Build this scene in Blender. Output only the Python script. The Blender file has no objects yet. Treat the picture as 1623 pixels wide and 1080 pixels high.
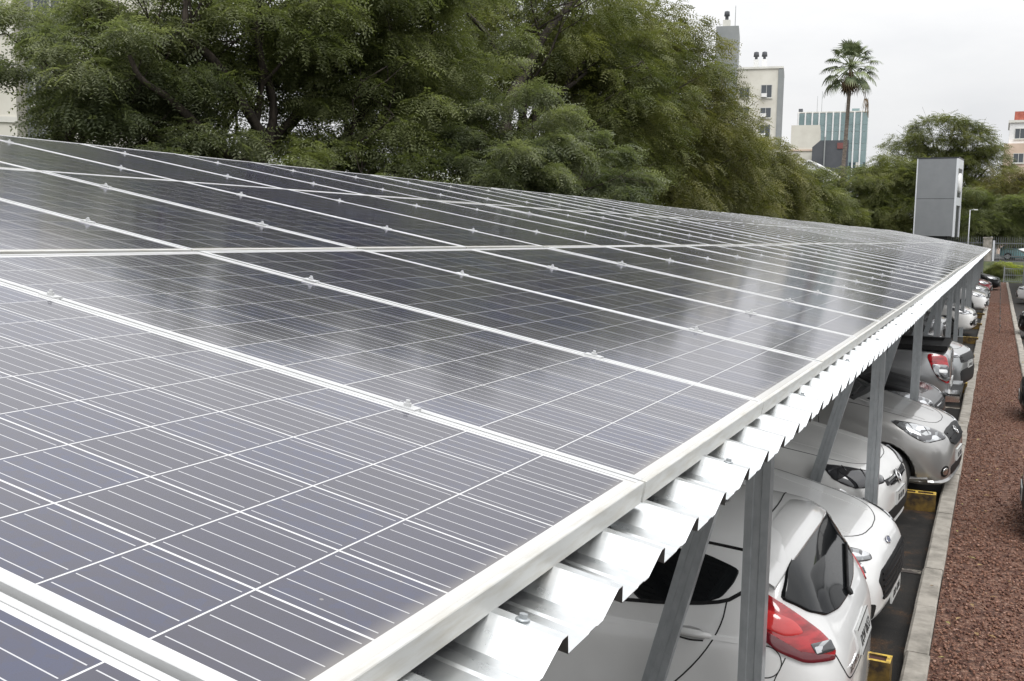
import bpy, bmesh, math, random
import numpy as np
from mathutils import Vector, Matrix
from mathutils.bvhtree import BVHTree

random.seed(7)
rng = np.random.default_rng(7)
R = math.radians
S = bpy.context.scene
COL = S.collection

# ------------------------------------------------------------------ camera
cam_d = bpy.data.cameras.new('camera')
cam = bpy.data.objects.new('camera', cam_d)
COL.objects.link(cam)
cam_d.sensor_width = 36.0
cam_d.lens = 36.0 * 1600.0 / 1623.0
cam_d.clip_start = 0.05
cam_d.clip_end = 2000.0
CAM = Vector((0.538, -0.68, 2.90))
_B = Vector((.4328, -.0877, .8970)).normalized()
_g = Vector((.0175, -1.0, -(.0175 * _B.x + _B.y * -1.0) / _B.z)).normalized()
_X = _B.cross(_g)
_rows = (_X, _B, _g)                       # world axes in camera axes (x right, y down, z forward)
cx = Vector([r.x for r in _rows]); cy = Vector([-r.y for r in _rows]); cz = Vector([-r.z for r in _rows])
cam.matrix_world = Matrix(((cx.x, cy.x, cz.x, CAM.x), (cx.y, cy.y, cz.y, CAM.y), (cx.z, cy.z, cz.z, CAM.z), (0, 0, 0, 1)))
S.camera = cam

# ------------------------------------------------------------------ sky, sun, exposure
SUN_EL, SUN_AZ = R(58), R(150)             # azimuth clockwise from +Y
W = bpy.data.worlds.new('World'); S.world = W
W.use_nodes = True
nt = W.node_tree; N = nt.nodes; L = nt.links
N.clear()
out = N.new('ShaderNodeOutputWorld'); bg = N.new('ShaderNodeBackground')
sky = N.new('ShaderNodeTexSky'); sky.sky_type = 'NISHITA'; sky.sun_disc = False
sky.sun_elevation = SUN_EL; sky.sun_rotation = SUN_AZ
sky.dust_density = 4.0; sky.air_density = 1.0
hsv = N.new('ShaderNodeHueSaturation'); hsv.inputs['Saturation'].default_value = 0.08
L.new(sky.outputs[0], hsv.inputs['Color'])
tc = N.new('ShaderNodeTexCoord')
mp = N.new('ShaderNodeMapping'); mp.inputs['Scale'].default_value = (1.6, 1.6, 4.5)
L.new(tc.outputs['Generated'], mp.inputs[0])
nz = N.new('ShaderNodeTexNoise'); nz.inputs['Scale'].default_value = 1.5; nz.inputs['Detail'].default_value = 6
nz.inputs['Roughness'].default_value = .55
L.new(mp.outputs[0], nz.inputs['Vector'])
cr = N.new('ShaderNodeValToRGB')
cr.color_ramp.elements[0].position = .30; cr.color_ramp.elements[0].color = (.78, .795, .82, 1)
cr.color_ramp.elements[1].position = .66; cr.color_ramp.elements[1].color = (1, 1, 1, 1)
L.new(nz.outputs['Fac'], cr.inputs[0])
sc = N.new('ShaderNodeVectorMath'); sc.operation = 'SCALE'; sc.inputs['Scale'].default_value = 10.6
L.new(cr.outputs[0], sc.inputs[0])
sx = N.new('ShaderNodeSeparateXYZ'); L.new(tc.outputs['Generated'], sx.inputs[0])
zr = N.new('ShaderNodeMapRange'); zr.inputs['From Min'].default_value = .12; zr.inputs['From Max'].default_value = 1.0
zr.inputs['To Min'].default_value = 1.0; zr.inputs['To Max'].default_value = 2.5      # CIE overcast sky: the zenith is the brighter part
L.new(sx.outputs['Z'], zr.inputs['Value'])
sz = N.new('ShaderNodeVectorMath'); sz.operation = 'SCALE'; L.new(sc.outputs[0], sz.inputs[0]); L.new(zr.outputs[0], sz.inputs['Scale'])
mx = N.new('ShaderNodeMix'); mx.data_type = 'RGBA'; mx.inputs['Factor'].default_value = .86
L.new(hsv.outputs[0], mx.inputs['A']); L.new(sz.outputs[0], mx.inputs['B'])
L.new(mx.outputs['Result'], bg.inputs['Color'])
bg.inputs['Strength'].default_value = 0.10
L.new(bg.outputs[0], out.inputs[0])

sun_d = bpy.data.lights.new('sun', 'SUN'); sun_d.energy = 1.5; sun_d.angle = R(25); sun_d.color = (1, .985, .965)
sun = bpy.data.objects.new('sun', sun_d); COL.objects.link(sun)
sdir = Vector((math.sin(SUN_AZ) * math.cos(SUN_EL), math.cos(SUN_AZ) * math.cos(SUN_EL), math.sin(SUN_EL)))
sun.rotation_euler = sdir.to_track_quat('Z', 'Y').to_euler()
S.view_settings.view_transform = 'Standard'; S.view_settings.look = 'None'
S.view_settings.exposure = 0.0; S.view_settings.gamma = 1.0
S.view_settings.use_curve_mapping = False
S.cycles.max_bounces = 8; S.cycles.transparent_max_bounces = 8
S.cycles.use_denoising = True

# ------------------------------------------------------------------ tags
def tag(o, label=None, cat=None, group=None, kind=None):
    if label: o['label'] = label
    if cat: o['category'] = cat
    if group: o['group'] = group
    if kind: o['kind'] = kind
    return o

def empty(name, loc, label=None, cat=None, group=None, rz=0.0):
    o = bpy.data.objects.new(name, None); COL.objects.link(o)
    o.location = loc; o.rotation_euler = (0, 0, rz); o.empty_display_size = .2
    return tag(o, label, cat, group)

def link_mesh(name, me, parent=None, loc=None):
    o = bpy.data.objects.new(name, me); COL.objects.link(o)
    if parent: o.parent = parent
    if loc is not None: o.location = loc
    return o

ORD = ['first', 'second', 'third', 'fourth', 'fifth', 'sixth', 'seventh', 'eighth', 'ninth', 'tenth', 'eleventh', 'twelfth',
       'thirteenth', 'fourteenth', 'fifteenth', 'sixteenth', 'seventeenth', 'eighteenth', 'nineteenth', 'twentieth']

# ------------------------------------------------------------------ mesh builder
class MB:
    def __init__(s): s.v = []; s.f = []; s.m = []; s.sm = []
    def add(s, vs, fs, mi=0, smooth=False):
        b = len(s.v); s.v += [tuple(v) for v in vs]
        for f in fs:
            s.f.append(tuple(b + i for i in f)); s.m.append(mi); s.sm.append(smooth)
    def box(s, x0, x1, y0, y1, z0, z1, mi=0, M=None):
        vs = [Vector((x, y, z)) for z in (z0, z1) for y in (y0, y1) for x in (x0, x1)]
        if M: vs = [M @ v for v in vs]
        s.add(vs, [(0, 2, 3, 1), (4, 5, 7, 6), (0, 1, 5, 4), (2, 6, 7, 3), (0, 4, 6, 2), (1, 3, 7, 5)], mi)
    def prism(s, pts, z0, z1, mi=0, M=None, smooth=False):
        n = len(pts)
        vs = [Vector((p[0], p[1], z0)) for p in pts] + [Vector((p[0], p[1], z1)) for p in pts]
        if M: vs = [M @ v for v in vs]
        s.add(vs, [tuple(range(n))[::-1], tuple(range(n, 2 * n))], mi)
        b = len(s.v) - 2 * n
        for i in range(n):
            j = (i + 1) % n
            s.f.append((b + i, b + j, b + n + j, b + n + i)); s.m.append(mi); s.sm.append(smooth)
    def tube(s, path, rad, n=8, mi=0, cap=True, smooth=True):
        path = [Vector(p) for p in path]; k = len(path)
        if not hasattr(rad, '__len__'): rad = [rad] * k
        vs = []; up = Vector((0, 0, 1))
        for i, p in enumerate(path):
            t = (path[min(i + 1, k - 1)] - path[max(i - 1, 0)])
            t = t.normalized() if t.length > 1e-9 else Vector((0, 0, 1))
            a = up.cross(t)
            if a.length < .15: a = Vector((1, 0, 0)).cross(t)
            a.normalize(); b = t.cross(a)
            for j in range(n):
                w = 2 * math.pi * j / n
                vs.append(p + (a * math.cos(w) + b * math.sin(w)) * rad[i])
        fs = [(i * n + j, i * n + (j + 1) % n, (i + 1) * n + (j + 1) % n, (i + 1) * n + j) for i in range(k - 1) for j in range(n)]
        s.add(vs, fs, mi, smooth)
        if cap:
            b = len(s.v) - len(vs)
            s.f.append(tuple(b + j for j in range(n))[::-1]); s.m.append(mi); s.sm.append(False)
            s.f.append(tuple(b + (k - 1) * n + j for j in range(n))); s.m.append(mi); s.sm.append(False)
    def lathe(s, prof, c=(0, 0, 0), ax='z', n=24, mi=0, smooth=True):
        c = Vector(c); vs = []
        for r, h in prof:
            for j in range(n):
                w = 2 * math.pi * j / n
                a, b = r * math.cos(w), r * math.sin(w)
                vs.append(c + (Vector((a, b, h)) if ax == 'z' else Vector((a, h, b)) if ax == 'y' else Vector((h, a, b))))
        k = len(prof)
        fs = [(i * n + j, i * n + (j + 1) % n, (i + 1) * n + (j + 1) % n, (i + 1) * n + j) for i in range(k - 1) for j in range(n)]
        s.add(vs, fs, mi, smooth)
    def mesh(s, name, mats):
        me = bpy.data.meshes.new(name); me.from_pydata(s.v, [], s.f)
        for m in (mats if isinstance(mats, (list, tuple)) else [mats]): me.materials.append(m)
        me.polygons.foreach_set('material_index', s.m); me.polygons.foreach_set('use_smooth', s.sm)
        me.update()
        bm = bmesh.new(); bm.from_mesh(me); bmesh.ops.recalc_face_normals(bm, faces=bm.faces); bm.to_mesh(me); bm.free()
        return me
    def build(s, name, mats, parent=None, loc=None):
        return link_mesh(name, s.mesh(name, mats), parent, loc)

# ------------------------------------------------------------------ materials
def P(name, col, rough=.5, metal=0.0, coat=0.0, spec=.5, emit=None):
    m = bpy.data.materials.new(name); m.use_nodes = True
    b = m.node_tree.nodes['Principled BSDF']
    b.inputs['Base Color'].default_value = (*col, 1); b.inputs['Roughness'].default_value = rough
    b.inputs['Metallic'].default_value = metal; b.inputs['Coat Weight'].default_value = coat
    b.inputs['Coat Roughness'].default_value = .04
    b.inputs['Specular IOR Level'].default_value = spec
    return m

def ND(m, t, **kw):
    n = m.node_tree.nodes.new(t)
    for k, v in kw.items(): setattr(n, k, v)
    return n

def noise_col(m, c0, c1, scale=5, detail=5, lo=.35, hi=.65, stretch=(1, 1, 1), rough=None, bump=0, bdist=.01, coord='Object', rough_n=.6):
    t = m.node_tree; b = t.nodes['Principled BSDF']; l = t.links
    tcn = ND(m, 'ShaderNodeTexCoord'); mpn = ND(m, 'ShaderNodeMapping'); mpn.inputs['Scale'].default_value = stretch
    l.new(tcn.outputs[coord], mpn.inputs[0])
    n = ND(m, 'ShaderNodeTexNoise'); n.inputs['Scale'].default_value = scale; n.inputs['Detail'].default_value = detail
    n.inputs['Roughness'].default_value = rough_n
    l.new(mpn.outputs[0], n.inputs['Vector'])
    r = ND(m, 'ShaderNodeValToRGB')
    r.color_ramp.elements[0].position = lo; r.color_ramp.elements[0].color = (*c0, 1)
    r.color_ramp.elements[1].position = hi; r.color_ramp.elements[1].color = (*c1, 1)
    l.new(n.outputs['Fac'], r.inputs[0]); l.new(r.outputs[0], b.inputs['Base Color'])
    if rough:
        mr = ND(m, 'ShaderNodeMapRange'); mr.inputs['To Min'].default_value = rough[0]; mr.inputs['To Max'].default_value = rough[1]
        l.new(n.outputs['Fac'], mr.inputs['Value']); l.new(mr.outputs[0], b.inputs['Roughness'])
    if bump:
        bn = ND(m, 'ShaderNodeBump'); bn.inputs['Strength'].default_value = bump; bn.inputs['Distance'].default_value = bdist
        l.new(n.outputs['Fac'], bn.inputs['Height']); l.new(bn.outputs[0], b.inputs['Normal'])
    return m, n, r

M = {}
M['alu'] = P('aluminium', (.78, .78, .76), .42, .2); noise_col(M['alu'], (.47, .475, .475), (.57, .575, .575), 9, 4, stretch=(1, 1, 6))
M['alu_dirty'] = P('aluminium_stained', (.78, .76, .70), .5, .35); noise_col(M['alu_dirty'], (.45, .425, .37), (.56, .56, .54), 7, 6, .28, .56, stretch=(1.2, 8, 8))
M['steel'] = P('galvanised_steel', (.42, .45, .47), .42, .55)
noise_col(M['steel'], (.36, .385, .40), (.47, .495, .51), 30, 5, .25, .75, stretch=(1, 1, .5), rough=(.30, .45))
M['dark_steel'] = P('weathered_steel', (.16, .17, .17), .6, .3)
M['sheet'] = P('galvanised_sheet', (.80, .81, .81), .33, .95); noise_col(M['sheet'], (.62, .645, .655), (.74, .75, .75), 34, 3, .3, .7, rough=(.24, .33))
M['rubber'] = P('black_rubber', (.02, .02, .02), .8); noise_col(M['rubber'], (.012, .012, .012), (.035, .034, .033), 14, 4)
M['black'] = P('black_plastic', (.014, .014, .015), .5, 0, 0, .2); noise_col(M['black'], (.010, .010, .011), (.020, .020, .020), 30, 3)
M['gloss_black'] = P('gloss_black', (.008, .008, .009), .12, 0, .6)
M['chrome'] = P('chrome', (.8, .8, .8), .1, 1.0)
M['dark_glass'] = P('tinted_glass', (.008, .009, .010), .03, 0, 0, .42)
M['clear_lamp'] = P('lamp_lens', (.55, .56, .58), .08, .6, 1.0)
def facets(m, cols, scale):
    t = m.node_tree; b = t.nodes['Principled BSDF']; tcn = ND(m, 'ShaderNodeTexCoord')
    v = ND(m, 'ShaderNodeTexVoronoi'); v.inputs['Scale'].default_value = scale
    mpn = ND(m, 'ShaderNodeMapping'); mpn.inputs['Scale'].default_value = (1, 1, 1.6); t.links.new(tcn.outputs['Object'], mpn.inputs[0]); t.links.new(mpn.outputs[0], v.inputs['Vector'])
    sp_ = ND(m, 'ShaderNodeSeparateColor'); t.links.new(v.outputs['Color'], sp_.inputs[0])
    r = ND(m, 'ShaderNodeValToRGB'); r.color_ramp.interpolation = 'CONSTANT'
    e = r.color_ramp.elements; e[0].position = 0; e[0].color = (*cols[0], 1); e[1].position = .3; e[1].color = (*cols[1], 1)
    for p_, c_ in zip((.52, .78), cols[2:]): x = e.new(p_); x.color = (*c_, 1)
    t.links.new(sp_.outputs[0], r.inputs[0]); t.links.new(r.outputs[0], b.inputs['Base Color'])
M['dark_lamp'] = P('dark_lamp_lens', (.03, .03, .034), .07, .2, 1.0)
M['red_lamp'] = P('red_lamp_lens', (.42, .012, .018), .1, 0, 1.0); noise_col(M['red_lamp'], (.22, .003, .006), (.46, .012, .018), 7, 2, .35, .6, stretch=(1, 1, 4))
M['bright_red_lamp'] = P('bright_red_lens', (.60, .035, .035), .1, 0, 1.0)
M['dark_red_lamp'] = P('dark_red_lens', (.12, .004, .01), .1, 0, 1.0)
M['orange_lamp'] = P('amber_lens', (.6, .16, .02), .2, 0, 1.0)
facets(M['clear_lamp'], [(.10, .10, .105), (.28, .29, .30), (.42, .43, .44), (.66, .67, .69)], 13)
M['rim'] = P('alloy_rim', (.5, .51, .52), .3, .8)
M['plate'] = P('plate_silver', (.58, .59, .58), .4, .1)
M['plate_text'] = P('plate_letter', (.02, .02, .02), .5)
M['badge_blue'] = P('badge_blue', (.01, .025, .10), .2, 0, 1)
M['cup_shade'] = P('handle_cup_shade', (.42, .42, .415), .35, 0, .8)  # grey painted in for the shade inside the door handle recess
M['seam'] = P('panel_gap', (.015, .015, .015), .8)
def paint(name, c, metal=0.0):
    m = P(name, c, .28, metal, 1.0)
    d = tuple(x * .93 for x in c)
    noise_col(m, d, c, 3, 3, .3, .7)
    return m
M['white'] = paint('white_paint', (.78, .78, .77))
M['warm_white'] = paint('warm_white_paint', (.76, .755, .735))
M['silver'] = paint('silver_paint', (.33, .335, .34), .55)
M['beige_silver'] = paint('warm_silver_paint', (.40, .395, .385), .5)
M['grey_silver'] = paint('grey_silver_paint', (.30, .31, .315), .6)
M['black_paint'] = paint('black_paint', (.007, .007, .008)); M['black_paint'].node_tree.nodes['Principled BSDF'].inputs['Coat Weight'].default_value = .45; M['black_paint'].node_tree.nodes['Principled BSDF'].inputs['Specular IOR Level'].default_value = .2
M['dark_grey_paint'] = paint('dark_grey_paint', (.05, .052, .056), .3)
M['red_paint'] = paint('dark_red_paint', (.24, .02, .03))
M['teal_paint'] = paint('pale_teal_paint', (.30, .58, .60))
M['yellow_shade_grime'] = P('yellow_paint_shaded_grimed', (.2, .12, .03), .8); noise_col(M['yellow_shade_grime'], (.035, .022, .012), (.22, .135, .025), 9, 8, .38, .70, bump=.3)  # block sides: their shade is painted into the colour together with brown grime
M['yellow'] = P('yellow_paint_worn', (.62, .42, .06), .7); noise_col(M['yellow'], (.26, .16, .05), (.66, .45, .07), 22, 7, .34, .52, bump=.3)
M['concrete'] = P('kerb_concrete', (.40, .37, .33), .85); noise_col(M['concrete'], (.19, .175, .15), (.385, .355, .31), 6, 9, .32, .62, bump=.25)
M['line'] = P('worn_line_paint', (.5, .45, .33), .8); noise_col(M['line'], (.06, .05, .045), (.50, .46, .38), 7, 9, .46, .60)
M['grey_panel'] = P('grey_composite', (.225, .235, .245), .35, .2); noise_col(M['grey_panel'], (.215, .225, .235), (.235, .245, .255), 1.2, 3)
M['dark_panel'] = P('dark_composite', (.035, .038, .042), .35)
M['light_panel'] = P('light_trim', (.62, .64, .66), .4)

# ================================================================== SETTING
TILT = R(10.2); CT, ST = math.cos(TILT), math.sin(TILT)
Z0 = 2.467                                   # lower panel edge above the parking ground
YEND = 74.37

def sheet_obj(name, x0, x1, y0, y1, z, mat, kind='structure', nx=1, ny=1, zf=None):
    vs = []; fs = []
    for j in range(ny + 1):
        for i in range(nx + 1):
            x = x0 + (x1 - x0) * i / nx; y = y0 + (y1 - y0) * j / ny
            vs.append((x, y, z + (zf(x, y) if zf else 0)))
    for j in range(ny):
        for i in range(nx):
            a = j * (nx + 1) + i
            fs.append((a, a + 1, a + nx + 2, a + nx + 1))
    me = bpy.data.meshes.new(name); me.from_pydata(vs, [], fs); me.materials.append(mat); me.update()
    o = link_mesh(name, me); o['kind'] = kind
    return o

m_ground = P('city_ground', (.10, .10, .09), .9); noise_col(m_ground, (.05, .055, .04), (.13, .125, .11), .25, 6)
m_asph = P('wet_asphalt', (.03, .03, .03), .55, 0, 0, .25)
_, _n, _r = noise_col(m_asph, (.006, .006, .006), (.030, .028, .026), 2.3, 10, .32, .70, rough=(.45, 1.0), bump=.5, bdist=.012, rough_n=.72)
_r.color_ramp.elements[1].position = .54; _e = _r.color_ramp.elements.new(.66); _e.color = (.10, .058, .032, 1)
_t = m_asph.node_tree; _n2 = ND(m_asph, 'ShaderNodeTexNoise'); _n2.inputs['Scale'].default_value = 120; _n2.inputs['Detail'].default_value = 3
_tc = ND(m_asph, 'ShaderNodeTexCoord'); _t.links.new(_tc.outputs['Object'], _n2.inputs['Vector'])
_r2 = ND(m_asph, 'ShaderNodeValToRGB'); _r2.color_ramp.elements[0].position = .4; _r2.color_ramp.elements[0].color = (.45, .45, .45, 1); _r2.color_ramp.elements[1].position = .68; _r2.color_ramp.elements[1].color = (1.5, 1.45, 1.4, 1)
_t.links.new(_n2.outputs['Fac'], _r2.inputs[0]); _mm = ND(m_asph, 'ShaderNodeMix', data_type='RGBA'); _mm.blend_type = 'MULTIPLY'; _mm.inputs['Factor'].default_value = 1
_t.links.new(_r.outputs[0], _mm.inputs['A']); _t.links.new(_r2.outputs[0], _mm.inputs['B']); _t.links.new(_mm.outputs['Result'], _t.nodes['Principled BSDF'].inputs['Base Color'])
m_gravel = P('red_gravel_bed', (.22, .10, .075), .9)
def gravel_nodes(m, scale):
    t = m.node_tree; l = t.links; b = t.nodes['Principled BSDF']
    tcn = ND(m, 'ShaderNodeTexCoord')
    v = ND(m, 'ShaderNodeTexVoronoi'); v.inputs['Scale'].default_value = scale
    l.new(tcn.outputs['Object'], v.inputs['Vector'])
    r = ND(m, 'ShaderNodeValToRGB'); e = r.color_ramp.elements
    e[0].position = 0; e[0].color = (.055, .027, .019, 1); e[1].position = 1; e[1].color = (.27, .165, .118, 1)
    x = e.new(.45); x.color = (.125, .058, .038, 1)
    x = e.new(.75); x.color = (.19, .095, .063, 1)
    s = ND(m, 'ShaderNodeSeparateColor'); l.new(v.outputs['Color'], s.inputs[0]); l.new(s.outputs[0], r.inputs[0])
    l.new(r.outputs[0], b.inputs['Base Color'])
    bn = ND(m, 'ShaderNodeBump'); bn.inputs['Strength'].default_value = .9; bn.inputs['Distance'].default_value = .02; bn.invert = True
    l.new(v.outputs['Distance'], bn.inputs['Height']); l.new(bn.outputs[0], b.inputs['Normal'])
gravel_nodes(m_gravel, 46)
m_stone = P('red_gravel_stone', (.22, .10, .07), .85)
def stone_nodes(m):
    t = m.node_tree; l = t.links; b = t.nodes['Principled BSDF']
    a = ND(m, 'ShaderNodeAttribute'); a.attribute_name = 'tint'
    r = ND(m, 'ShaderNodeValToRGB'); e = r.color_ramp.elements
    e[0].position = 0; e[0].color = (.075, .030, .023, 1); e[1].position = 1; e[1].color = (.36, .22, .17, 1)
    x = e.new(.4); x.color = (.17, .080, .052, 1); x = e.new(.8); x.color = (.265, .138, .092, 1)
    l.new(a.outputs['Fac'], r.inputs[0]); l.new(r.outputs[0], b.inputs['Base Color'])
stone_nodes(m_stone)

# ground: one sheet to the horizon (its near part sits below the parking asphalt); the street beyond is on a low bank
sheet_obj('ground', -900, 900, -500, 1400, -.06, m_ground)
sheet_obj('parking_asphalt', -9.0, 9.0, -14, 79.5, 0.0, m_asph)
KL0, KL1, KR0, KR1 = .13, .285, 1.15, 1.29
sheet_obj('gravel_strip', KL1, KR0, -6, 78.0, .075, m_gravel, nx=4, ny=160, zf=lambda x, y: .02 * math.sin(x * 5 + y * 1.3) * math.sin(y * .7))
# upper street terrace behind the lot
b = MB()
vs = [(-120, 81.5, -.05), (120, 81.5, -.05), (120, 84.5, 1.4), (-120, 84.5, 1.4), (120, 420, 1.4), (-120, 420, 1.4)]
b.add(vs, [(0, 1, 2, 3)], 0); b.add([vs[3], vs[2], vs[4], vs[5]], [(0, 1, 2, 3)], 1)
m_grass = P('bank_grass', (.06, .08, .03), .9); noise_col(m_grass, (.03, .045, .015), (.09, .10, .04), 3, 8)
m_road = P('street_asphalt', (.06, .06, .06), .8); noise_col(m_road, (.045, .045, .045), (.08, .08, .078), 2, 8)
o = b.build('terrain', [m_grass, m_road]); o['kind'] = 'structure'
# ground under the street trees left of the canopy
sheet_obj('tree_verge', -30, -9.0, -14, 81, .0, m_grass)

def kerb(x0, x1, y0, y1, seed):
    rr = random.Random(seed); b = MB(); y = y0
    while y < y1:
        ln = .98
        dx = rr.uniform(-.008, .008); dz = rr.uniform(-.006, .006)
        xa, xb, za = x0 + dx, x1 + dx, .125 + dz
        # slightly chamfered kerb stone
        prof = [(xa, 0), (xa, za - .015), (xa + .018, za), (xb - .01, za), (xb, za - .01), (xb, 0)]
        vs = [(p[0], y + .006, p[1]) for p in prof] + [(p[0], y + ln - .006, p[1]) for p in prof]
        n = len(prof)
        b.add(vs, [tuple(range(n)), tuple(range(n, 2 * n))[::-1]] + [(i, (i + 1) % n, n + (i + 1) % n, n + i) for i in range(n)])
        y += ln
    o = b.build('kerb', M['concrete']); o['kind'] = 'structure'
    return o
kerb(KL0, KL1, -5.3, 77, 1); kerb(KR0, KR1, -5.1, 77, 2)

# loose gravel stones on the strip
def stones():
    n = 26000
    y = -1.0 + rng.random(n) ** 2.3 * 52
    x = KL1 + .012 + rng.random(n) * (KR0 - KL1 - .024)
    r = .0075 + rng.random(n) * .0080
    base = np.array([(1, 0, 0), (0, 1, 0), (-1, 0, 0), (0, -1, 0), (0, 0, 1), (0, 0, -1)], float)
    fc = np.array([(0, 1, 4), (1, 2, 4), (2, 3, 4), (3, 0, 4), (1, 0, 5), (2, 1, 5), (3, 2, 5), (0, 3, 5)])
    V = base[None] * (r[:, None, None] * (.6 + .8 * rng.random((n, 6, 1))))
    V[:, :, 2] *= .75
    a = rng.random(n) * 6.28; t = (rng.random(n) - .5) * 1.4
    ca, sa, ctt, stt = np.cos(a), np.sin(a), np.cos(t), np.sin(t)
    X = V[:, :, 0] * ctt[:, None] + V[:, :, 2] * stt[:, None]; Zc = -V[:, :, 0] * stt[:, None] + V[:, :, 2] * ctt[:, None]
    Y = V[:, :, 1]
    X2 = X * ca[:, None] - Y * sa[:, None]; Y2 = X * sa[:, None] + Y * ca[:, None]
    zz = .083 + .02 * np.sin(x * 5 + y * 1.3) * np.sin(y * .7) + rng.random(n) * .006
    P3 = np.stack([X2 + x[:, None], Y2 + y[:, None], Zc + zz[:, None]], -1).reshape(-1, 3)
    F = (fc[None] + (np.arange(n) * 6)[:, None, None]).reshape(-1, 3)
    tint = np.repeat(rng.random(n), 8)
    return P3, F, tint
def np_mesh(name, V, F, mats, attr=None, smooth=False):
    k = F.shape[1]
    me = bpy.data.meshes.new(name)
    me.vertices.add(len(V)); me.vertices.foreach_set('co', np.ascontiguousarray(V, dtype=np.float32).ravel())
    me.loops.add(F.size); me.loops.foreach_set('vertex_index', np.ascontiguousarray(F, dtype=np.int32).ravel())
    me.polygons.add(len(F)); me.polygons.foreach_set('loop_start', np.arange(0, F.size, k, dtype=np.int32))
    for m in (mats if isinstance(mats, (list, tuple)) else [mats]): me.materials.append(m)
    me.update(calc_edges=True)
    if attr is not None:
        at = me.attributes.new('tint', 'FLOAT', 'FACE'); at.data.foreach_set('value', np.ascontiguousarray(attr, dtype=np.float32))
    return me
V_, F_, T_ = stones()
o = link_mesh('gravel', np_mesh('gravel', V_, F_, m_stone, T_))
tag(o, 'loose brick-red gravel chips lying on the planting strip between the kerbs', 'gravel', kind='stuff')

# dry leaves and twigs fallen on the strip
def litter():
    b = MB(); rr = random.Random(3)
    for _ in range(150):
        y = 1 + rr.random() ** 1.6 * 45; x = rr.uniform(KL0, KR1); a = rr.uniform(0, 6.28); L_ = rr.uniform(.02, .045); w = L_ * rr.uniform(.25, .45)
        z = (.105 if KL1 < x < KR0 else .135) + .02 * math.sin(x * 5 + y * 1.3) * math.sin(y * .7) * (KL1 < x < KR0) + .004
        ca, sa = math.cos(a), math.sin(a)
        q = [(-L_, 0, 0), (-.2 * L_, w, .008), (L_, 0, .003), (-.2 * L_, -w, .006)]
        b.add([(x + p * ca - q_ * sa, y + p * sa + q_ * ca, z + r_) for p, q_, r_ in q], [(0, 1, 2, 3)], rr.choice((0, 0, 1)))
    return b
m_dry = P('dry_leaf', (.30, .20, .09), .8); m_yel = P('yellowed_leaf', (.38, .33, .12), .8)
o = litter().build('fallen_leaves', [m_dry, m_yel]); tag(o, 'dry fallen leaves scattered over the gravel strip and kerbs', 'leaves', kind='stuff')

# parking lines (worn) at the frames
b = MB()
for k in range(15):
    yy = 3.71 + 4.87 * k
    b.box(-4.9, .10, yy + .0, yy + .11, .0035, .0042)
o = b.build('parking_lines', M['line']); o['kind'] = 'structure'

# ================================================================== CANOPY
carport = empty('solar_carport', (0, 35, 0), 'long galvanised steel carport with corrugated sheet roof shading the left row of cars', 'carport')
COFF = Vector((0, -35, 0))
def plane_pt(u, y, h): return Vector((-u * CT + h * ST, y, Z0 + u * ST + h * CT))
SHEET_H = -.073
def roof_sheet_mesh(name, pitch, ribs, xlen_lo, xlen_hi):
    b = MB(); prof = []
    for k in range(ribs):
        y = k * pitch
        prof += [(y, 0), (y + .050, 0), (y + .056, .0022), (y + .078, .0022), (y + .084, 0), (y + .104, 0), (y + .150, .031), (y + .168, .031), (y + .184, 0)]
        y2 = y + pitch
    prof += [(ribs * pitch, 0), (ribs * pitch + .03, 0.0)]
    n = len(prof); tot = prof[-1][0]
    vs = []
    for u in (-xlen_lo, xlen_hi):
        for (y, h) in prof: vs.append(plane_pt(u, y, SHEET_H + h + .0045 * (1 - y / tot)) - Vector((0, 0, 0)))
    for u in (-xlen_lo, xlen_hi):
        for (y, h) in prof: vs.append(plane_pt(u, y, SHEET_H + h + .0045 * (1 - y / tot) - .0012))
    fs = [(i, i + 1, n + i + 1, n + i) for i in range(n - 1)] + [(2 * n + i + 1, 2 * n + i, 3 * n + i, 3 * n + i + 1) for i in range(n - 1)]
    fs += [(i + 1, i, 2 * n + i, 2 * n + i + 1) for i in range(n - 1)] + [(n + i, n + i + 1, 3 * n + i + 1, 3 * n + i) for i in range(n - 1)]
    fs += [(0, n, 3 * n, 2 * n), (2 * n - 1, n - 1, 3 * n - 1, 4 * n - 1)]
    b.add(vs, fs, 0)
    return b.mesh(name, M['sheet'])
me_sheet = roof_sheet_mesh('roof_sheet', .201, 5, .100, 6.12)
sb = MB()
sb.lathe([(.0, 0), (.0095, 0), (.0095, .002), (.0055, .0025)], n=12); sb.lathe([(.006, .0025), (.006, .008), (0, .008)], n=6, smooth=False)
me_screw = sb.mesh('screw', M['steel'])
rs = random.Random(5)
for i in range(-2, 74):
    s = link_mesh('roof_sheet', me_sheet, carport, Vector((0, i * 1.005 + .26, .004 * math.sin(i * .9))) + COFF)
    if i < 16:
        for dy in (.162,):
            p = plane_pt(-.045 + rs.uniform(-.01, .01), dy, SHEET_H + .0345)
            q = link_mesh('screw', me_screw, s, p); q.rotation_euler = (0, TILT, rs.uniform(0, 1))
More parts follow.
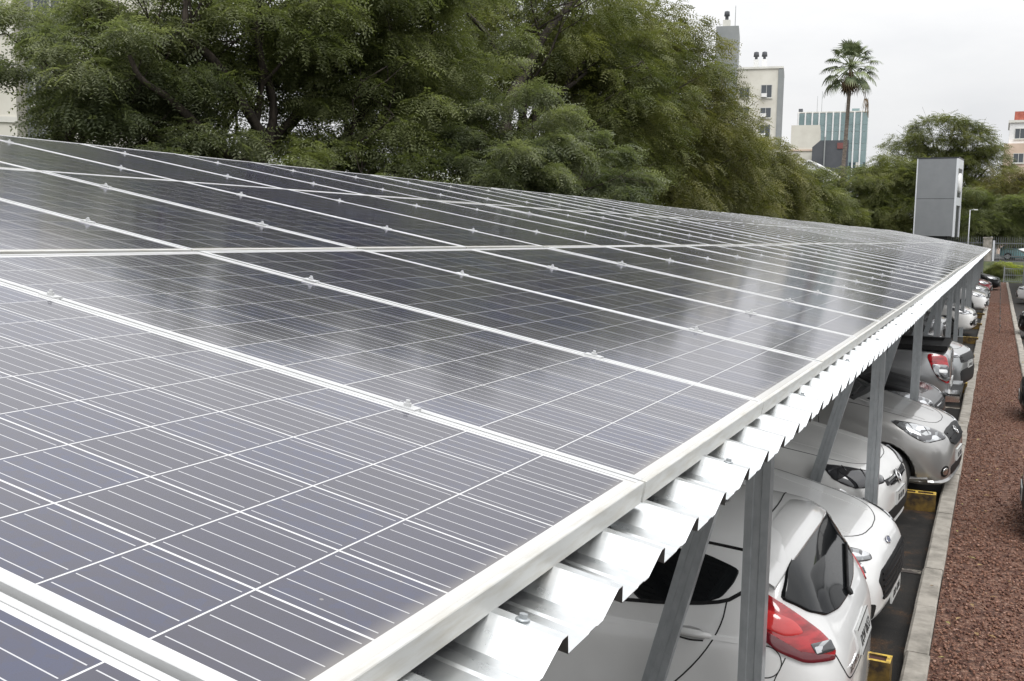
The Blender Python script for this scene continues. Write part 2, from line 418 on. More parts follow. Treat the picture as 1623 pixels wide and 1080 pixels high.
# eave and ridge purlins, rafters, frames
def bar(name, parent, p0, p1, w, h, mat=None, lips=False, face=None):
    """C channel from p0 to p1; w across (perpendicular, horizontal-ish), h along the other side"""
    p0, p1 = Vector(p0), Vector(p1); d = (p1 - p0); ln = d.length; d.normalize()
    f = Vector(face if face else (0, 1, 0)); a = f.cross(d).normalized(); f = d.cross(a).normalized()
    t = .004
    # C profile, web on -f side
    pr = [(-w / 2, -h / 2), (-w * .18, -h / 2), (-w * .15, -h / 2 + .004), (w * .15, -h / 2 + .004), (w * .18, -h / 2), (w / 2, -h / 2), (w / 2, h / 2), (w / 2 - .02, h / 2),
          (w / 2 - .02, h / 2 - t), (w / 2 - t, h / 2 - t), (w / 2 - t, -h / 2 + t + .004), (-w / 2 + t, -h / 2 + t + .004), (-w / 2 + t, h / 2 - t), (-w / 2 + .02, h / 2 - t), (-w / 2 + .02, h / 2), (-w / 2, h / 2)]
    b = MB(); n = len(pr)
    vs = [p0 + a * x + f * y for x, y in pr] + [p1 + a * x + f * y for x, y in pr]
    b.add(vs, [(i, (i + 1) % n, n + (i + 1) % n, n + i) for i in range(n)])
    # end caps as quads following the C
    for o_ in (0, n):
        b.add([vs[o_ + i] for i in range(n)], [(0, 1, 11, 15), (1, 2, 11), (2, 3, 10, 11), (3, 4, 10), (4, 5, 6, 10), (6, 7, 8, 9, 10), (11, 12, 13, 14, 15)])
    me = b.mesh(name, mat or M['steel'])
    return link_mesh(name, me, parent, COFF if parent is carport else None)
UND = SHEET_H - .004
bar('purlin', carport, plane_pt(.28, -2.2, UND - .05), plane_pt(.28, YEND, UND - .05), .10, .05, face=(1, 0, .2))
for u in (1.7, 3.2, 4.7, 5.95):
    bar('purlin', carport, plane_pt(u, -2.2, UND - .05), plane_pt(u, YEND, UND - .05), .10, .05, face=(1, 0, .2))
for k in range(-1, 15):
    y = 3.71 + 4.87 * k
    if y > YEND: break
    bar('rafter', carport, plane_pt(.22, y, UND - .165), plane_pt(6.0, y, UND - .165), .12, .06, face=(0, 1, 0))
    bar('post', carport, (-.34, y - .02, 0), (-.34, y - .02, Z0 - .20), .105, .075, face=(0, 1, 0))
    bar('brace', carport, (-1.02, y + .075, 0), (-.445, y + .075, Z0 - .22), .10, .06, face=(0, 1, 0))
    bar('post', carport, (-5.6, y - .02, 0), (-5.6, y - .02, Z0 + .66), .105, .075, face=(0, 1, 0))
    b = MB(); b.box(-.48, -.20, y - .14, y + .10, 0, .012); b.build('base_plate', M['steel'], carport, COFF)

# ------------------------------------------------------------------ solar panels
PW, PL, PH = .992, 1.99, .040
m_cell = P('solar_cells', (.02, .02, .04), .16, 0, 0, .75)
def cell_nodes(m):
    t = m.node_tree; l = t.links; b = t.nodes['Principled BSDF']
    tcn = ND(m, 'ShaderNodeTexCoord'); sep = ND(m, 'ShaderNodeSeparateXYZ'); l.new(tcn.outputs['Object'], sep.inputs[0])
    oi = ND(m, 'ShaderNodeObjectInfo')
    def mth(op, a, b_=None, c=None):
        n = ND(m, 'ShaderNodeMath', operation=op)
        for k, v in enumerate((a, b_, c)):
            if v is None: continue
            if isinstance(v, (int, float)): n.inputs[k].default_value = v
            else: l.new(v, n.inputs[k])
        return n.outputs[0]
    mxx, myy = .020, .030
    px, py = (PW - 2 * mxx) / 6, (PL - 2 * myy) / 12
    gx = mth('DIVIDE', mth('SUBTRACT', sep.outputs[0], mxx), px); gy = mth('DIVIDE', mth('SUBTRACT', sep.outputs[1], myy), py)
    fx = mth('FRACT', gx); fy = mth('FRACT', gy)
    dx = mth('MULTIPLY', mth('SUBTRACT', .5, mth('ABSOLUTE', mth('SUBTRACT', fx, .5))), px)     # metres to nearest gap
    dy = mth('MULTIPLY', mth('SUBTRACT', .5, mth('ABSOLUTE', mth('SUBTRACT', fy, .5))), py)
    gapx = mth('LESS_THAN', dx, .0018); gapy = mth('LESS_THAN', dy, .0013)
    bx = mth('FRACT', mth('MULTIPLY', fx, 5.0))
    db = mth('MULTIPLY', mth('ABSOLUTE', mth('SUBTRACT', bx, .5)), px / 5)
    bus = mth('MULTIPLY', mth('LESS_THAN', db, .00085), mth('GREATER_THAN', dy, .006))
    inx = mth('MULTIPLY', mth('GREATER_THAN', gx, 0), mth('LESS_THAN', gx, 6)); iny = mth('MULTIPLY', mth('GREATER_THAN', gy, 0), mth('LESS_THAN', gy, 12))
    inside = mth('MULTIPLY', inx, iny)
    line = mth('MAXIMUM', mth('MAXIMUM', gapx, gapy), mth('SUBTRACT', 1.0, inside))
    # per-cell and crystal tint
    cv = ND(m, 'ShaderNodeCombineXYZ'); l.new(mth('FLOOR', gx), cv.inputs[0]); l.new(mth('FLOOR', gy), cv.inputs[1]); l.new(mth('MULTIPLY', oi.outputs['Random'], 91.0), cv.inputs[2])
    wn = ND(m, 'ShaderNodeTexWhiteNoise'); l.new(cv.outputs[0], wn.inputs['Vector'])
    vo = ND(m, 'ShaderNodeTexVoronoi'); vo.inputs['Scale'].default_value = 70; l.new(tcn.outputs['Object'], vo.inputs['Vector'])
    sv = ND(m, 'ShaderNodeSeparateColor'); l.new(vo.outputs['Color'], sv.inputs[0])
    f1 = mth('ADD', mth('MULTIPLY', wn.outputs['Value'], .65), mth('MULTIPLY', sv.outputs[0], .35))
    r = ND(m, 'ShaderNodeValToRGB'); e = r.color_ramp.elements
    e[0].position = 0; e[0].color = (.025, .023, .040, 1); e[1].position = 1; e[1].color = (.021, .027, .070, 1)
    x = e.new(.6); x.color = (.027, .026, .050, 1)
    l.new(f1, r.inputs[0])
    m1 = ND(m, 'ShaderNodeMix', data_type='RGBA'); l.new(bus, m1.inputs['Factor']); l.new(r.outputs[0], m1.inputs['A']); m1.inputs['B'].default_value = (.46, .46, .47, 1)
    m2 = ND(m, 'ShaderNodeMix', data_type='RGBA'); l.new(line, m2.inputs['Factor']); l.new(m1.outputs['Result'], m2.inputs['A']); m2.inputs['B'].default_value = (.56, .56, .56, 1)
    # water spots / dust
    n = ND(m, 'ShaderNodeTexNoise'); n.inputs['Scale'].default_value = 2.2; n.inputs['Detail'].default_value = 6
    l.new(tcn.outputs['Object'], n.inputs['Vector'])
    mr = ND(m, 'ShaderNodeMapRange'); mr.inputs['To Min'].default_value = .07; mr.inputs['To Max'].default_value = .17
    l.new(n.outputs['Fac'], mr.inputs['Value']); l.new(mr.outputs[0], b.inputs['Roughness'])
    vs_ = ND(m, 'ShaderNodeTexVoronoi'); vs_.inputs['Scale'].default_value = 9; l.new(tcn.outputs['Object'], vs_.inputs['Vector'])
    spot = mth('LESS_THAN', vs_.outputs['Distance'], .022)
    d2 = mth('ADD', mth('MULTIPLY', n.outputs['Fac'], .03), mth('MULTIPLY', spot, .35))
    m3 = ND(m, 'ShaderNodeMix', data_type='RGBA'); l.new(d2, m3.inputs['Factor']); l.new(m2.outputs['Result'], m3.inputs['A']); m3.inputs['B'].default_value = (.40, .38, .34, 1)
    # dirt the rain leaves along the lower frame
    dm = ND(m, 'ShaderNodeMapRange'); dm.interpolation_type = 'SMOOTHSTEP'; dm.inputs['From Min'].default_value = .052; dm.inputs['From Max'].default_value = .012
    nw = mth('ADD', sep.outputs[1], mth('MULTIPLY', mth('SUBTRACT', n.outputs['Fac'], .5), .06)); l.new(nw, dm.inputs['Value'])
    m4 = ND(m, 'ShaderNodeMix', data_type='RGBA'); l.new(mth('MULTIPLY', dm.outputs[0], .42), m4.inputs['Factor']); l.new(m3.outputs['Result'], m4.inputs['A']); m4.inputs['B'].default_value = (.36, .33, .27, 1)
    l.new(m4.outputs['Result'], b.inputs['Base Color'])
cell_nodes(m_cell)
def frame_mesh():
    b = MB(); w = .011
    def bbar(x0, x1, y0, y1, mi):
        c = .0012
        b.add([(x0, y0, -PH), (x1, y0, -PH), (x1, y1, -PH), (x0, y1, -PH), (x0, y0, -c), (x1, y0, -c), (x1, y1, -c), (x0, y1, -c),
               (x0 + c, y0 + c, 0), (x1 - c, y0 + c, 0), (x1 - c, y1 - c, 0), (x0 + c, y1 - c, 0)],
              [(3, 2, 1, 0), (0, 1, 5, 4), (1, 2, 6, 5), (2, 3, 7, 6), (3, 0, 4, 7), (4, 5, 9, 8), (5, 6, 10, 9), (6, 7, 11, 10), (7, 4, 8, 11), (8, 9, 10, 11)], mi)
    bbar(0, PW, 0, w, 1); bbar(0, PW, PL - w, PL, 0); bbar(0, w, w, PL - w, 0); bbar(PW - w, PW, w, PL - w, 0)
    return b.mesh('frame', [M['alu'], M['alu_dirty']])
def glass_mesh():
    b = MB(); w = .0115
    b.box(w, PW - w, w, PL - w, -.034, -.0022)
    return b.mesh('glass', m_cell)
def clamp_mesh():
    b = MB()
    b.box(-.014, .014, -.025, .025, .0004, .004); b.lathe([(.0, .004), (.008, .004), (.008, .010), (0, .010)], (0, 0, 0), n=10, smooth=False)
    b.lathe([(.0, .010), (.005, .010), (.0045, .016), (0, .016)], (0, 0, 0), n=8, smooth=False)
    b.box(-.004, .004, -.028, .028, -.03, .0004)
    return b.mesh('clamp', M['alu'])
me_frame, me_glass, me_clamp = frame_mesh(), glass_mesh(), clamp_mesh()
ex, ey, ez = Vector((0, 1, 0)), Vector((-CT, 0, ST)), Vector((ST, 0, CT))
def panel_matrix(i, row, rr):
    o = plane_pt(row * 2.015, i * 1.005 + .0065, 0)
    o.z += .010 * math.sin(i * .47 + .8) * min(1, max(0, (i - 6) / 12.)) + rr.uniform(-.0015, .0015)
    m = Matrix(((ex.x, ey.x, ez.x, o.x), (ex.y, ey.y, ez.y, o.y), (ex.z, ey.z, ez.z, o.z), (0, 0, 0, 1)))
    return m @ Matrix.Rotation(R(rr.uniform(-.10, .10)), 4, 'X') @ Matrix.Rotation(R(rr.uniform(-.10, .10)), 4, 'Y')
rp = random.Random(11)
ROWN = ['lowest row along the eave', 'middle row of the roof', 'top row along the ridge']
START = [-1, 0, 1]
for row in range(3):
    for i in range(START[row], 74):
        p = bpy.data.objects.new('photovoltaic_module', None); COL.objects.link(p); p.empty_display_size = .1
        p.matrix_world = panel_matrix(i, row, rp)
        k = i - START[row]
        if k < 20: lab = 'dark blue solar panel in the %s, %s from the near end' % (ROWN[row], ORD[k])
        else: lab = 'distant solar panel in the %s, where seams crowd together' % ROWN[row]
        tag(p, lab, 'solar panel', 'solar panels of the ' + ROWN[row])
        link_mesh('frame', me_frame, p); link_mesh('glass', me_glass, p)
        if i < 30 and i > START[row] - 1:
            for v in (.49, 1.50): link_mesh('clamp', me_clamp, p, (-.0065, v + (.03 if row == 1 else 0) + rp.uniform(-.02, .02), 0))

# ================================================================== VEHICLES
# local frame of every vehicle: x = 0 at the end that faces the gravel strip, body towards -x, d = -x
def loft_body(st, level=2, belt=.955):
    half = []
    for (d, zb, zs, zt, w, wt) in st:
        h = zs - zb
        p = [(0, zb), (w * .62, zb), (w * .92, zb + .02), (w * .985, zb + .26 * h), (w, zb + .55 * h), (w * .99, zb + .82 * h), (w * belt, zs),
             ((w * belt * .92 + wt) / 2 + .012, zs + (zt - zs) * .55), (wt, zs + (zt - zs) * .90), (wt * .58, zt - .012), (0, zt)]
        half.append((d, p))
    vs = []; n = 11; ring = 2 * n - 2
    for d, p in half:
        for k in range(n): vs.append((-d, p[k][0], p[k][1]))
        for k in range(n - 2, 0, -1): vs.append((-d, -p[k][0], p[k][1]))
    fs = []
    for i in range(len(st) - 1):
        for j in range(ring):
            a, b_ = i * ring + j, i * ring + (j + 1) % ring
            fs.append((a, b_, b_ + ring, a + ring))
    for base, flip in ((0, True), ((len(st) - 1) * ring, False)):
        for k in range(n - 1):
            l0, l1 = base + k, base + k + 1
            r0 = base + (ring - k) % ring; r1 = base + (ring - k - 1) % ring
            q = [l0, l1, r1, r0]
            q = [x for m_, x in enumerate(q) if x not in q[:m_]]
            fs.append(tuple(q if flip else q[::-1]))
    me = bpy.data.meshes.new('body'); me.from_pydata(vs, [], fs); me.update()
    bm = bmesh.new(); bm.from_mesh(me); bmesh.ops.recalc_face_normals(bm, faces=bm.faces); bm.to_mesh(me); bm.free()
    o = bpy.data.objects.new('tmp_body', me); COL.objects.link(o)
    md = o.modifiers.new('s', 'SUBSURF'); md.levels = level; md.render_levels = level
    dg = bpy.context.evaluated_depsgraph_get()
    me2 = bpy.data.meshes.new_from_object(o.evaluated_get(dg))
    bpy.data.objects.remove(o); bpy.data.meshes.remove(me)
    me2.polygons.foreach_set('use_smooth', [True] * len(me2.polygons))
    return me2

def cut_arches(me, arches, w):
    o = bpy.data.objects.new('tmp_body', me); COL.objects.link(o); kill = [o]
    for (d, z, r) in arches:
        for sgn in (-1, 1):
            b = MB(); ring = [(r * math.cos(t * math.pi / 16), r * math.sin(t * math.pi / 16)) for t in range(32)]
            y0, y1 = sgn * (w - .30), sgn * (w + .12)
            vs = [(-d + a, y0, z + c) for a, c in ring] + [(-d + a, y1, z + c) for a, c in ring]
            b.add(vs, [tuple(range(32)), tuple(range(32, 64))[::-1]] + [(i, (i + 1) % 32, 32 + (i + 1) % 32, 32 + i) for i in range(32)], 1)
            cme = b.mesh('cut', [M['white'], M['rubber']])
            c = bpy.data.objects.new('cut', cme); COL.objects.link(c); kill.append(c)
            md = o.modifiers.new('b', 'BOOLEAN'); md.operation = 'DIFFERENCE'; md.object = c; md.solver = 'EXACT'
    dg = bpy.context.evaluated_depsgraph_get()
    me2 = bpy.data.meshes.new_from_object(o.evaluated_get(dg))
    for k in kill: bpy.data.objects.remove(k)
    return me2

class Car:
    def __init__(s, name, label, cat, st, paint_m, loc, rz=0.0, group=None, level=3, arches=(), belt=.955, w=None):
        s.root = empty(name, loc, label, cat, group, rz)
        me = loft_body(st, level, belt)
        s.bvh = BVHTree.FromPolygons([v.co.copy() for v in me.vertices], [tuple(p.vertices) for p in me.polygons])
        s.w = w or max(x[4] for x in st)
        if arches:
            me.materials.clear(); me.materials.append(paint_m); me.materials.append(M['rubber'])
            me = cut_arches(me, arches, s.w)
        me.materials.clear(); me.materials.append(paint_m); me.materials.append(M['rubber'])
        s.body = link_mesh('body', me, s.root); s.paint = paint_m
        s.arches = arches
    def hit(s, p, d):
        p = Vector(p); d = Vector(d).normalized()
        h = s.bvh.ray_cast(p + d * 2.5, -d, 6)
        if h[0] is None:
            h = s.bvh.find_nearest(p)
            return h[0], h[1] if h[1].dot(d) > 0 else -h[1]
        return h[0], (h[1] if h[1].dot(d) > -.2 else -h[1])
    def patch(s, name, pts, d, mat, off=.004, parent=None, seg=.04, corner=.25, dome=0.0, sink=.004, rnd=2):
        """closed outline pts (3-D guesses) projected along d onto the body: a raised, conforming plate with an edge"""
        P_ = [Vector(p) for p in pts]
        for _ in range(rnd):                            # corner cutting
            Q = []
            for i, p in enumerate(P_):
                a, c = P_[i - 1], P_[(i + 1) % len(P_)]
                Q += [p.lerp(a, corner * (.6 if _ == 0 else .9)), p.lerp(c, corner * (.6 if _ == 0 else .9))]
            P_ = Q
        O = []
        for i, p in enumerate(P_):
            q = P_[(i + 1) % len(P_)]; k = max(1, int((q - p).length / seg))
            O += [p.lerp(q, j / k) for j in range(k)]
        c = sum(O, Vector()) / len(O); n = len(O); vs = []; fs = []
        rings = [(1.0, -sink), (.995, off), (.97, off + dome * .1), (.90, off + dome * .35), (.78, off + dome * .62), (.64, off + dome * .8), (.48, off + dome * .92), (.33, off + dome), (.18, off + dome), (.07, off + dome)]
        for f, h in rings:
            for p in O:
                q, nn = s.hit(c.lerp(p, f), d); vs.append(q + nn * h)
        q, nn = s.hit(c, d); vs.append(q + nn * (off + dome))
        for r_ in range(len(rings) - 1):
            for i in range(n):
                j = (i + 1) % n; fs.append((r_ * n + i, r_ * n + j, (r_ + 1) * n + j, (r_ + 1) * n + i))
        e = (len(rings) - 1) * n
        for i in range(n): fs.append((e + i, e + (i + 1) % n, len(vs) - 1))
        b = MB(); b.add(vs, fs, 0, True)
        me = b.mesh(name, mat)
        # orient outwards
        dv = Vector(d)
        avg = sum((p.normal * p.area for p in me.polygons), Vector())
        if avg.dot(dv) < 0: me.flip_normals()
        return link_mesh(name, me, parent or s.root)
    def strip(s, name, pts, d, mat, w=.006, off=.0015, parent=None, seg=.05, thick=.004):
        P_ = [Vector(p) for p in pts]; O = []
        for _ in range(2 if len(P_) > 2 else 0):
            Q = [P_[0]]
            for i in range(len(P_) - 1): Q += [P_[i].lerp(P_[i + 1], .25), P_[i].lerp(P_[i + 1], .75)]
            P_ = Q + [P_[-1]]
        for i in range(len(P_) - 1):
            k = max(1, int((P_[i + 1] - P_[i]).length / seg))
            O += [P_[i].lerp(P_[i + 1], j / k) for j in range(k)]
        O.append(P_[-1])
        H = [s.hit(p, d) for p in O]; vs = []; fs = []
        for i, (q, nn) in enumerate(H):
            t = (H[min(i + 1, len(H) - 1)][0] - H[max(i - 1, 0)][0]).normalized(); a = nn.cross(t).normalized()
            vs += [q + a * w / 2 - nn * thick, q + a * w / 2 + nn * off, q - a * w / 2 + nn * off, q - a * w / 2 - nn * thick]
        for i in range(len(H) - 1):
            for k in range(4): fs.append((i * 4 + k, i * 4 + (k + 1) % 4, (i + 1) * 4 + (k + 1) % 4, (i + 1) * 4 + k))
        fs += [(0, 1, 2, 3), tuple(len(vs) - 4 + k for k in (3, 2, 1, 0))]
        b = MB(); b.add(vs, fs, 0, False)
        return b.build(name, mat, parent or s.root)
    def wheels(s, r=.31, tw=.20, track=None, rim_mat=None):
        tr = track or (s.w - .02)
        for (d, z, ra) in s.arches:
            for sgn in (-1, 1):
                wo = bpy.data.objects.new('wheel', None); COL.objects.link(wo); wo.parent = s.root; wo.location = (-d, sgn * (tr - tw / 2), r)
                wo.empty_display_size = .1
                if 'wm%.3f' % r not in M:
                    b = MB(); b.lathe([(r * .66, -tw / 2 + .01), (r * .9, -tw / 2), (r * .985, -tw / 2 + .03), (r, 0), (r * .985, tw / 2 - .03), (r * .9, tw / 2), (r * .66, tw / 2 - .01), (r * .64, 0), (r * .66, -tw / 2 + .01)], ax='y', n=36)
                    b2 = MB()
                    for side in (-1, 1):
                        y = side * (tw / 2 - .03)
                        b2.lathe([(r * .67, y + side * .012), (r * .60, y - side * .01), (r * .56, y - side * .05)], ax='y', n=36)
                        b2.lathe([(r * .16, y + side * .004), (0, y + side * .006)], ax='y', n=16)
                        for k in range(7):
                            a = k * 2 * math.pi / 7; ca, sa = math.cos(a), math.sin(a)
                            w1, w2 = r * .08, r * .055
                            q = [(r * .1, -w1), (r * .1, w1), (r * .62, w2), (r * .62, -w2)]
                            vs = [(x * ca - yy * sa, y + dy_, x * sa + yy * ca) for dy_ in (0, -side * .03) for x, yy in q]
                            b2.add(vs, [(0, 1, 2, 3), (4, 7, 6, 5), (0, 4, 5, 1), (1, 5, 6, 2), (2, 6, 7, 3), (3, 7, 4, 0)])
                    b2.lathe([(r * .62, 0), (.0, 0)], ax='y', n=24)
                    M['wm%.3f' % r] = (b.mesh('tyre', M['rubber']), b2.mesh('rim', M['rim']))
                t, rm = M['wm%.3f' % r]
                link_mesh('tyre', t, wo); link_mesh('rim', rm, wo)
    def plate_at(s, c, d, text, w=.40, h=.13, tilt=0.0):
        q, nn = s.hit(c, d)
        f = Vector(d).normalized(); f = Vector((f.x, 0, 0)).normalized() if abs(f.x) > .5 else f
        up = Vector((-math.sin(tilt) * f.x, 0, math.cos(tilt))); f2 = Vector((math.cos(tilt) * f.x, 0, math.sin(tilt))); rt = up.cross(f2)
        mt = Matrix(((rt.x, up.x, f2.x, q.x + f2.x * .012), (rt.y, up.y, f2.y, q.y), (rt.z, up.z, f2.z, q.z + f2.z * .012), (0, 0, 0, 1)))
        b = MB(); b.box(-w / 2, w / 2, -h / 2, h / 2, -.014, 0)
        b.box(-w / 2, w / 2, h / 2 - .006, h / 2, 0, .002, 1); b.box(-w / 2, w / 2, -h / 2, -h / 2 + .006, 0, .002, 1)
        p = b.build('licence_plate', [M['plate'], M['plate_text']], s.root); p.matrix_local = mt
        t = text_mesh('plate_lettering', text, h * .62, M['plate_text'], .001); t.parent = p; t.location = (0, -h * .26, .0015)
        return p
    def mirror(s, d, z, y, mat, front=True):
        """door mirrors; y: half width at the glass base; housing looks towards the windscreen end"""
        for sgn in (-1, 1):
            b = MB(); vs = []; prof = [(-.10, .45, .5), (-.085, .86, .85), (-.03, 1, 1), (.03, .92, .95), (.07, .62, .68), (.085, .25, .3)]
            c = Vector((-d, sgn * (y + .12), z))
            for (x, sy, sz) in prof:
                for k in range(14):
                    a = k * 2 * math.pi / 14
                    ca, sa = math.cos(a), math.sin(a)
                    vs.append(c + Vector(((x if front else -x), .105 * sy * math.copysign(abs(ca) ** .7, ca), .07 * sz * math.copysign(abs(sa) ** .7, sa))))
            fs = [(i * 14 + j, i * 14 + (j + 1) % 14, (i + 1) * 14 + (j + 1) % 14, (i + 1) * 14 + j) for i in range(5) for j in range(14)]
            fs += [tuple(range(14)), tuple(range(70, 84))[::-1]]
            b.add(vs, fs, 0, True); b.tube([c + Vector((0, -sgn * .08, -.03)), c + Vector((.02, -sgn * .2, -.06))], .022, 8, 1)
            b.build('mirror', [mat, M['black']], s.root)

def text_mesh(name, txt, size, mat, ext=.001):
    cu = bpy.data.curves.new('t', 'FONT'); cu.body = txt; cu.size = size; cu.align_x = 'CENTER'; cu.extrude = ext
    o = bpy.data.objects.new('t', cu); COL.objects.link(o)
    dg = bpy.context.evaluated_depsgraph_get()
    me = bpy.data.meshes.new_from_object(o.evaluated_get(dg))
    bpy.data.objects.remove(o); bpy.data.curves.remove(cu)
    me.materials.clear(); me.materials.append(mat); me.name = name
    return link_mesh(name, me)

def both(f):
    for sg in (-1, 1): f(sg)

def windows(c, panes, mat=None):
    """panes: outline lists in (d, z) on both flanks"""
    for pl_ in panes:
        both(lambda sg: c.patch('side_window', [(-d, sg * .8, z) for d, z in pl_], (0, sg, .25), mat or M['dark_glass'], .003, corner=.22))

# ---------------------------------------------------------------- 1 white hatchback, tail to the strip
st = [(0.00, .40, .64, .80, .50, .40), (.03, .31, .71, .92, .645, .53), (.085, .25, .82, 1.00, .735, .59), (.16, .22, .92, 1.10, .79, .615), (.25, .21, .99, 1.26, .822, .60),
      (.33, .20, 1.03, 1.385, .836, .575), (.40, .20, 1.035, 1.425, .842, .565), (.62, .19, 1.02, 1.452, .85, .57), (1.05, .18, .985, 1.476, .855, .58), (1.7, .17, .955, 1.48, .855, .58),
      (2.1, .17, .94, 1.445, .855, .585), (2.45, .17, .92, 1.28, .855, .61), (2.75, .17, .90, 1.10, .855, .64), (2.95, .17, .88, 1.00, .85, .66), (3.3, .17, .82, .93, .84, .64),
      (3.65, .18, .72, .83, .80, .6), (3.85, .2, .62, .72, .72, .52), (3.96, .28, .52, .60, .55, .42)]
c = Car('white_hatchback', 'white hatchback with its tail and red lamp towards the gravel, beside the nearest post', 'car', st, M['white'], (.02, 4.82, 0), 0.0, 'cars parked along the left kerb', 3, [(.66, .30, .345), (3.18, .30, .345)])
c.wheels(.30, .19)
c.patch('rear_window', [(-.3, -.60, 1.30), (-.3, -.45, 1.35), (-.3, 0, 1.375), (-.3, .45, 1.35), (-.3, .60, 1.30), (-.3, .70, 1.18), (-.3, .64, 1.075), (-.3, .50, 1.00), (-.3, .28, .955), (-.3, 0, .94), (-.3, -.28, .955), (-.3, -.50, 1.00), (-.3, -.64, 1.075), (-.3, -.70, 1.18)], (1, 0, .35), M['dark_glass'], .011, corner=.2, rnd=2, seg=.025, sink=.006)
b = MB()                                                                # roof spoiler, drooping to the corners
lat = [-.70, -.62, -.5, -.3, 0, .3, .5, .62, .70]
dr = [.16, .105, .06, .02, 0, .02, .06, .105, .16]; bk = [.10, .07, .045, .018, 0, .018, .045, .07, .10]
vs = []
for (dd, zz, ed) in ((.455, 1.440, .5), (.42, 1.440, .65), (.34, 1.428, .85), (.255, 1.392, 1), (.252, 1.376, 1), (.34, 1.365, 1)):
    for y, a_, k_ in zip(lat, dr, bk):
        yy = y * (1 if ed > .5 else .92)
        vs.append((-dd - k_ * ed, yy * (.93 if dd > .4 else 1), zz - a_ * (1.0 if dd < .44 else .9)))
n_ = len(lat)
fs = [(i * n_ + j, i * n_ + j + 1, (i + 1) * n_ + j + 1, (i + 1) * n_ + j) for i in range(5) for j in range(n_ - 1)]
b.add(vs, fs, 0, True); b.build('spoiler', M['white'], c.root)
windows(c, [[(.53, 1.31), (.55, 1.24), (.60, 1.16), (.70, 1.115), (1.05, 1.075), (1.07, 1.375), (.72, 1.365)], [(1.10, 1.375), (1.09, 1.07), (1.95, 1.03), (1.97, 1.38), (1.6, 1.395)], [(2.01, 1.375), (2.0, 1.025), (2.70, .97), (2.4, 1.20)]])
c.patch('windscreen', [(-2.12, -.55, 1.4), (-2.12, .55, 1.4), (-2.86, .64, 1.05), (-2.86, -.64, 1.05)], (-.5, 0, .86), M['dark_glass'], .003)
def tail(sg):
    d = (.72, sg * .70, .05)
    t = c.patch('tail_light', [(-.345, sg * .80, 1.225), (-.40, sg * .82, 1.16), (-.385, sg * .83, 1.05), (-.31, sg * .82, .965), (-.22, sg * .76, .915), (-.09, sg * .62, .895), (-.065, sg * .595, .93), (-.10, sg * .66, 1.02), (-.22, sg * .74, 1.13)], d, M['red_lamp'], .010, corner=.3, dome=.012, rnd=2)
    c.patch('tail_light_band', [(-.385, sg * .82, 1.02), (-.30, sg * .81, .955), (-.21, sg * .75, .908), (-.09, sg * .62, .893), (-.08, sg * .61, .915), (-.20, sg * .74, .945), (-.29, sg * .80, .985), (-.37, sg * .82, 1.06)], d, M['dark_red_lamp'], .018, t, corner=.2, dome=.004)
    c.patch('reversing_lamp', [(-.185, sg * .72, .985), (-.095, sg * .63, .985), (-.085, sg * .61, .935), (-.17, sg * .70, .935)], d, M['clear_lamp'], .024, t, corner=.12, dome=.004)
    c.patch('lamp_lens', [(-.34, sg * .81, 1.14), (-.36, sg * .82, 1.06), (-.27, sg * .79, 1.02), (-.19, sg * .73, 1.03), (-.23, sg * .75, 1.09)], d, M['bright_red_lamp'], .022, t, corner=.3, dome=.006)
both(tail)
c.strip('tailgate_seam', [(-.10, -.60, .91), (-.05, -.565, .84), (-.03, -.50, .765), (-.02, -.42, .735), (0, 0, .725), (-.02, .42, .735), (-.03, .50, .765), (-.05, .565, .84), (-.10, .60, .91)], (1, 0, .1), M['seam'], .007)
c.strip('roof_seam', [(-.53, -.50, 1.46), (-.485, 0, 1.47), (-.53, .50, 1.46)], (0, 0, 1), M['seam'], .007, .003)
both(lambda sg: c.strip('roof_gutter', [(-.50, sg * .60, 1.38), (-.8, sg * .60, 1.40), (-1.2, sg * .60, 1.42), (-2.1, sg * .60, 1.40)], (0, sg * .5, 1), M['black'], .016, .002))
both(lambda sg: c.strip('door_seam', [(-.57, sg * .8, 1.15), (-.58, sg * .8, 1.02), (-.68, sg * .8, .84), (-.86, sg * .8, .64), (-.98, sg * .8, .50), (-1.02, sg * .8, .34), (-1.05, sg * .8, .26)], (0, sg, .05), M['seam'], .007, seg=.03))
both(lambda sg: c.strip('door_seam', [(-1.95, sg * .8, .99), (-1.93, sg * .8, .6), (-1.95, sg * .8, .27)], (0, sg, 0), M['seam'], .006))
both(lambda sg: c.strip('shoulder_crease', [(-.42, sg * .8, .975), (-1.3, sg * .8, .955), (-2.4, sg * .8, .89)], (0, sg, 0), c.paint, .022, .004))
both(lambda sg: c.strip('bumper_seam', [(-.27, sg * .8, .93), (-.34, sg * .8, .78), (-.34, sg * .8, .62)], (.3, sg, 0), M['seam'], .005))
both(lambda sg: c.strip('fuel_flap_seam', [(-.36 + .075 * math.cos(k * .393), sg * .8, .90 + .075 * math.sin(k * .393)) for k in range(17)], (0, sg, 0), M['seam'], .005, seg=.02))
both(lambda sg: c.strip('window_trim', [(-.50, sg * .8, 1.20), (-.60, sg * .8, 1.125), (-1.1, sg * .8, 1.06), (-2.6, sg * .8, .975)], (0, sg, .2), M['black'], .018, .004))
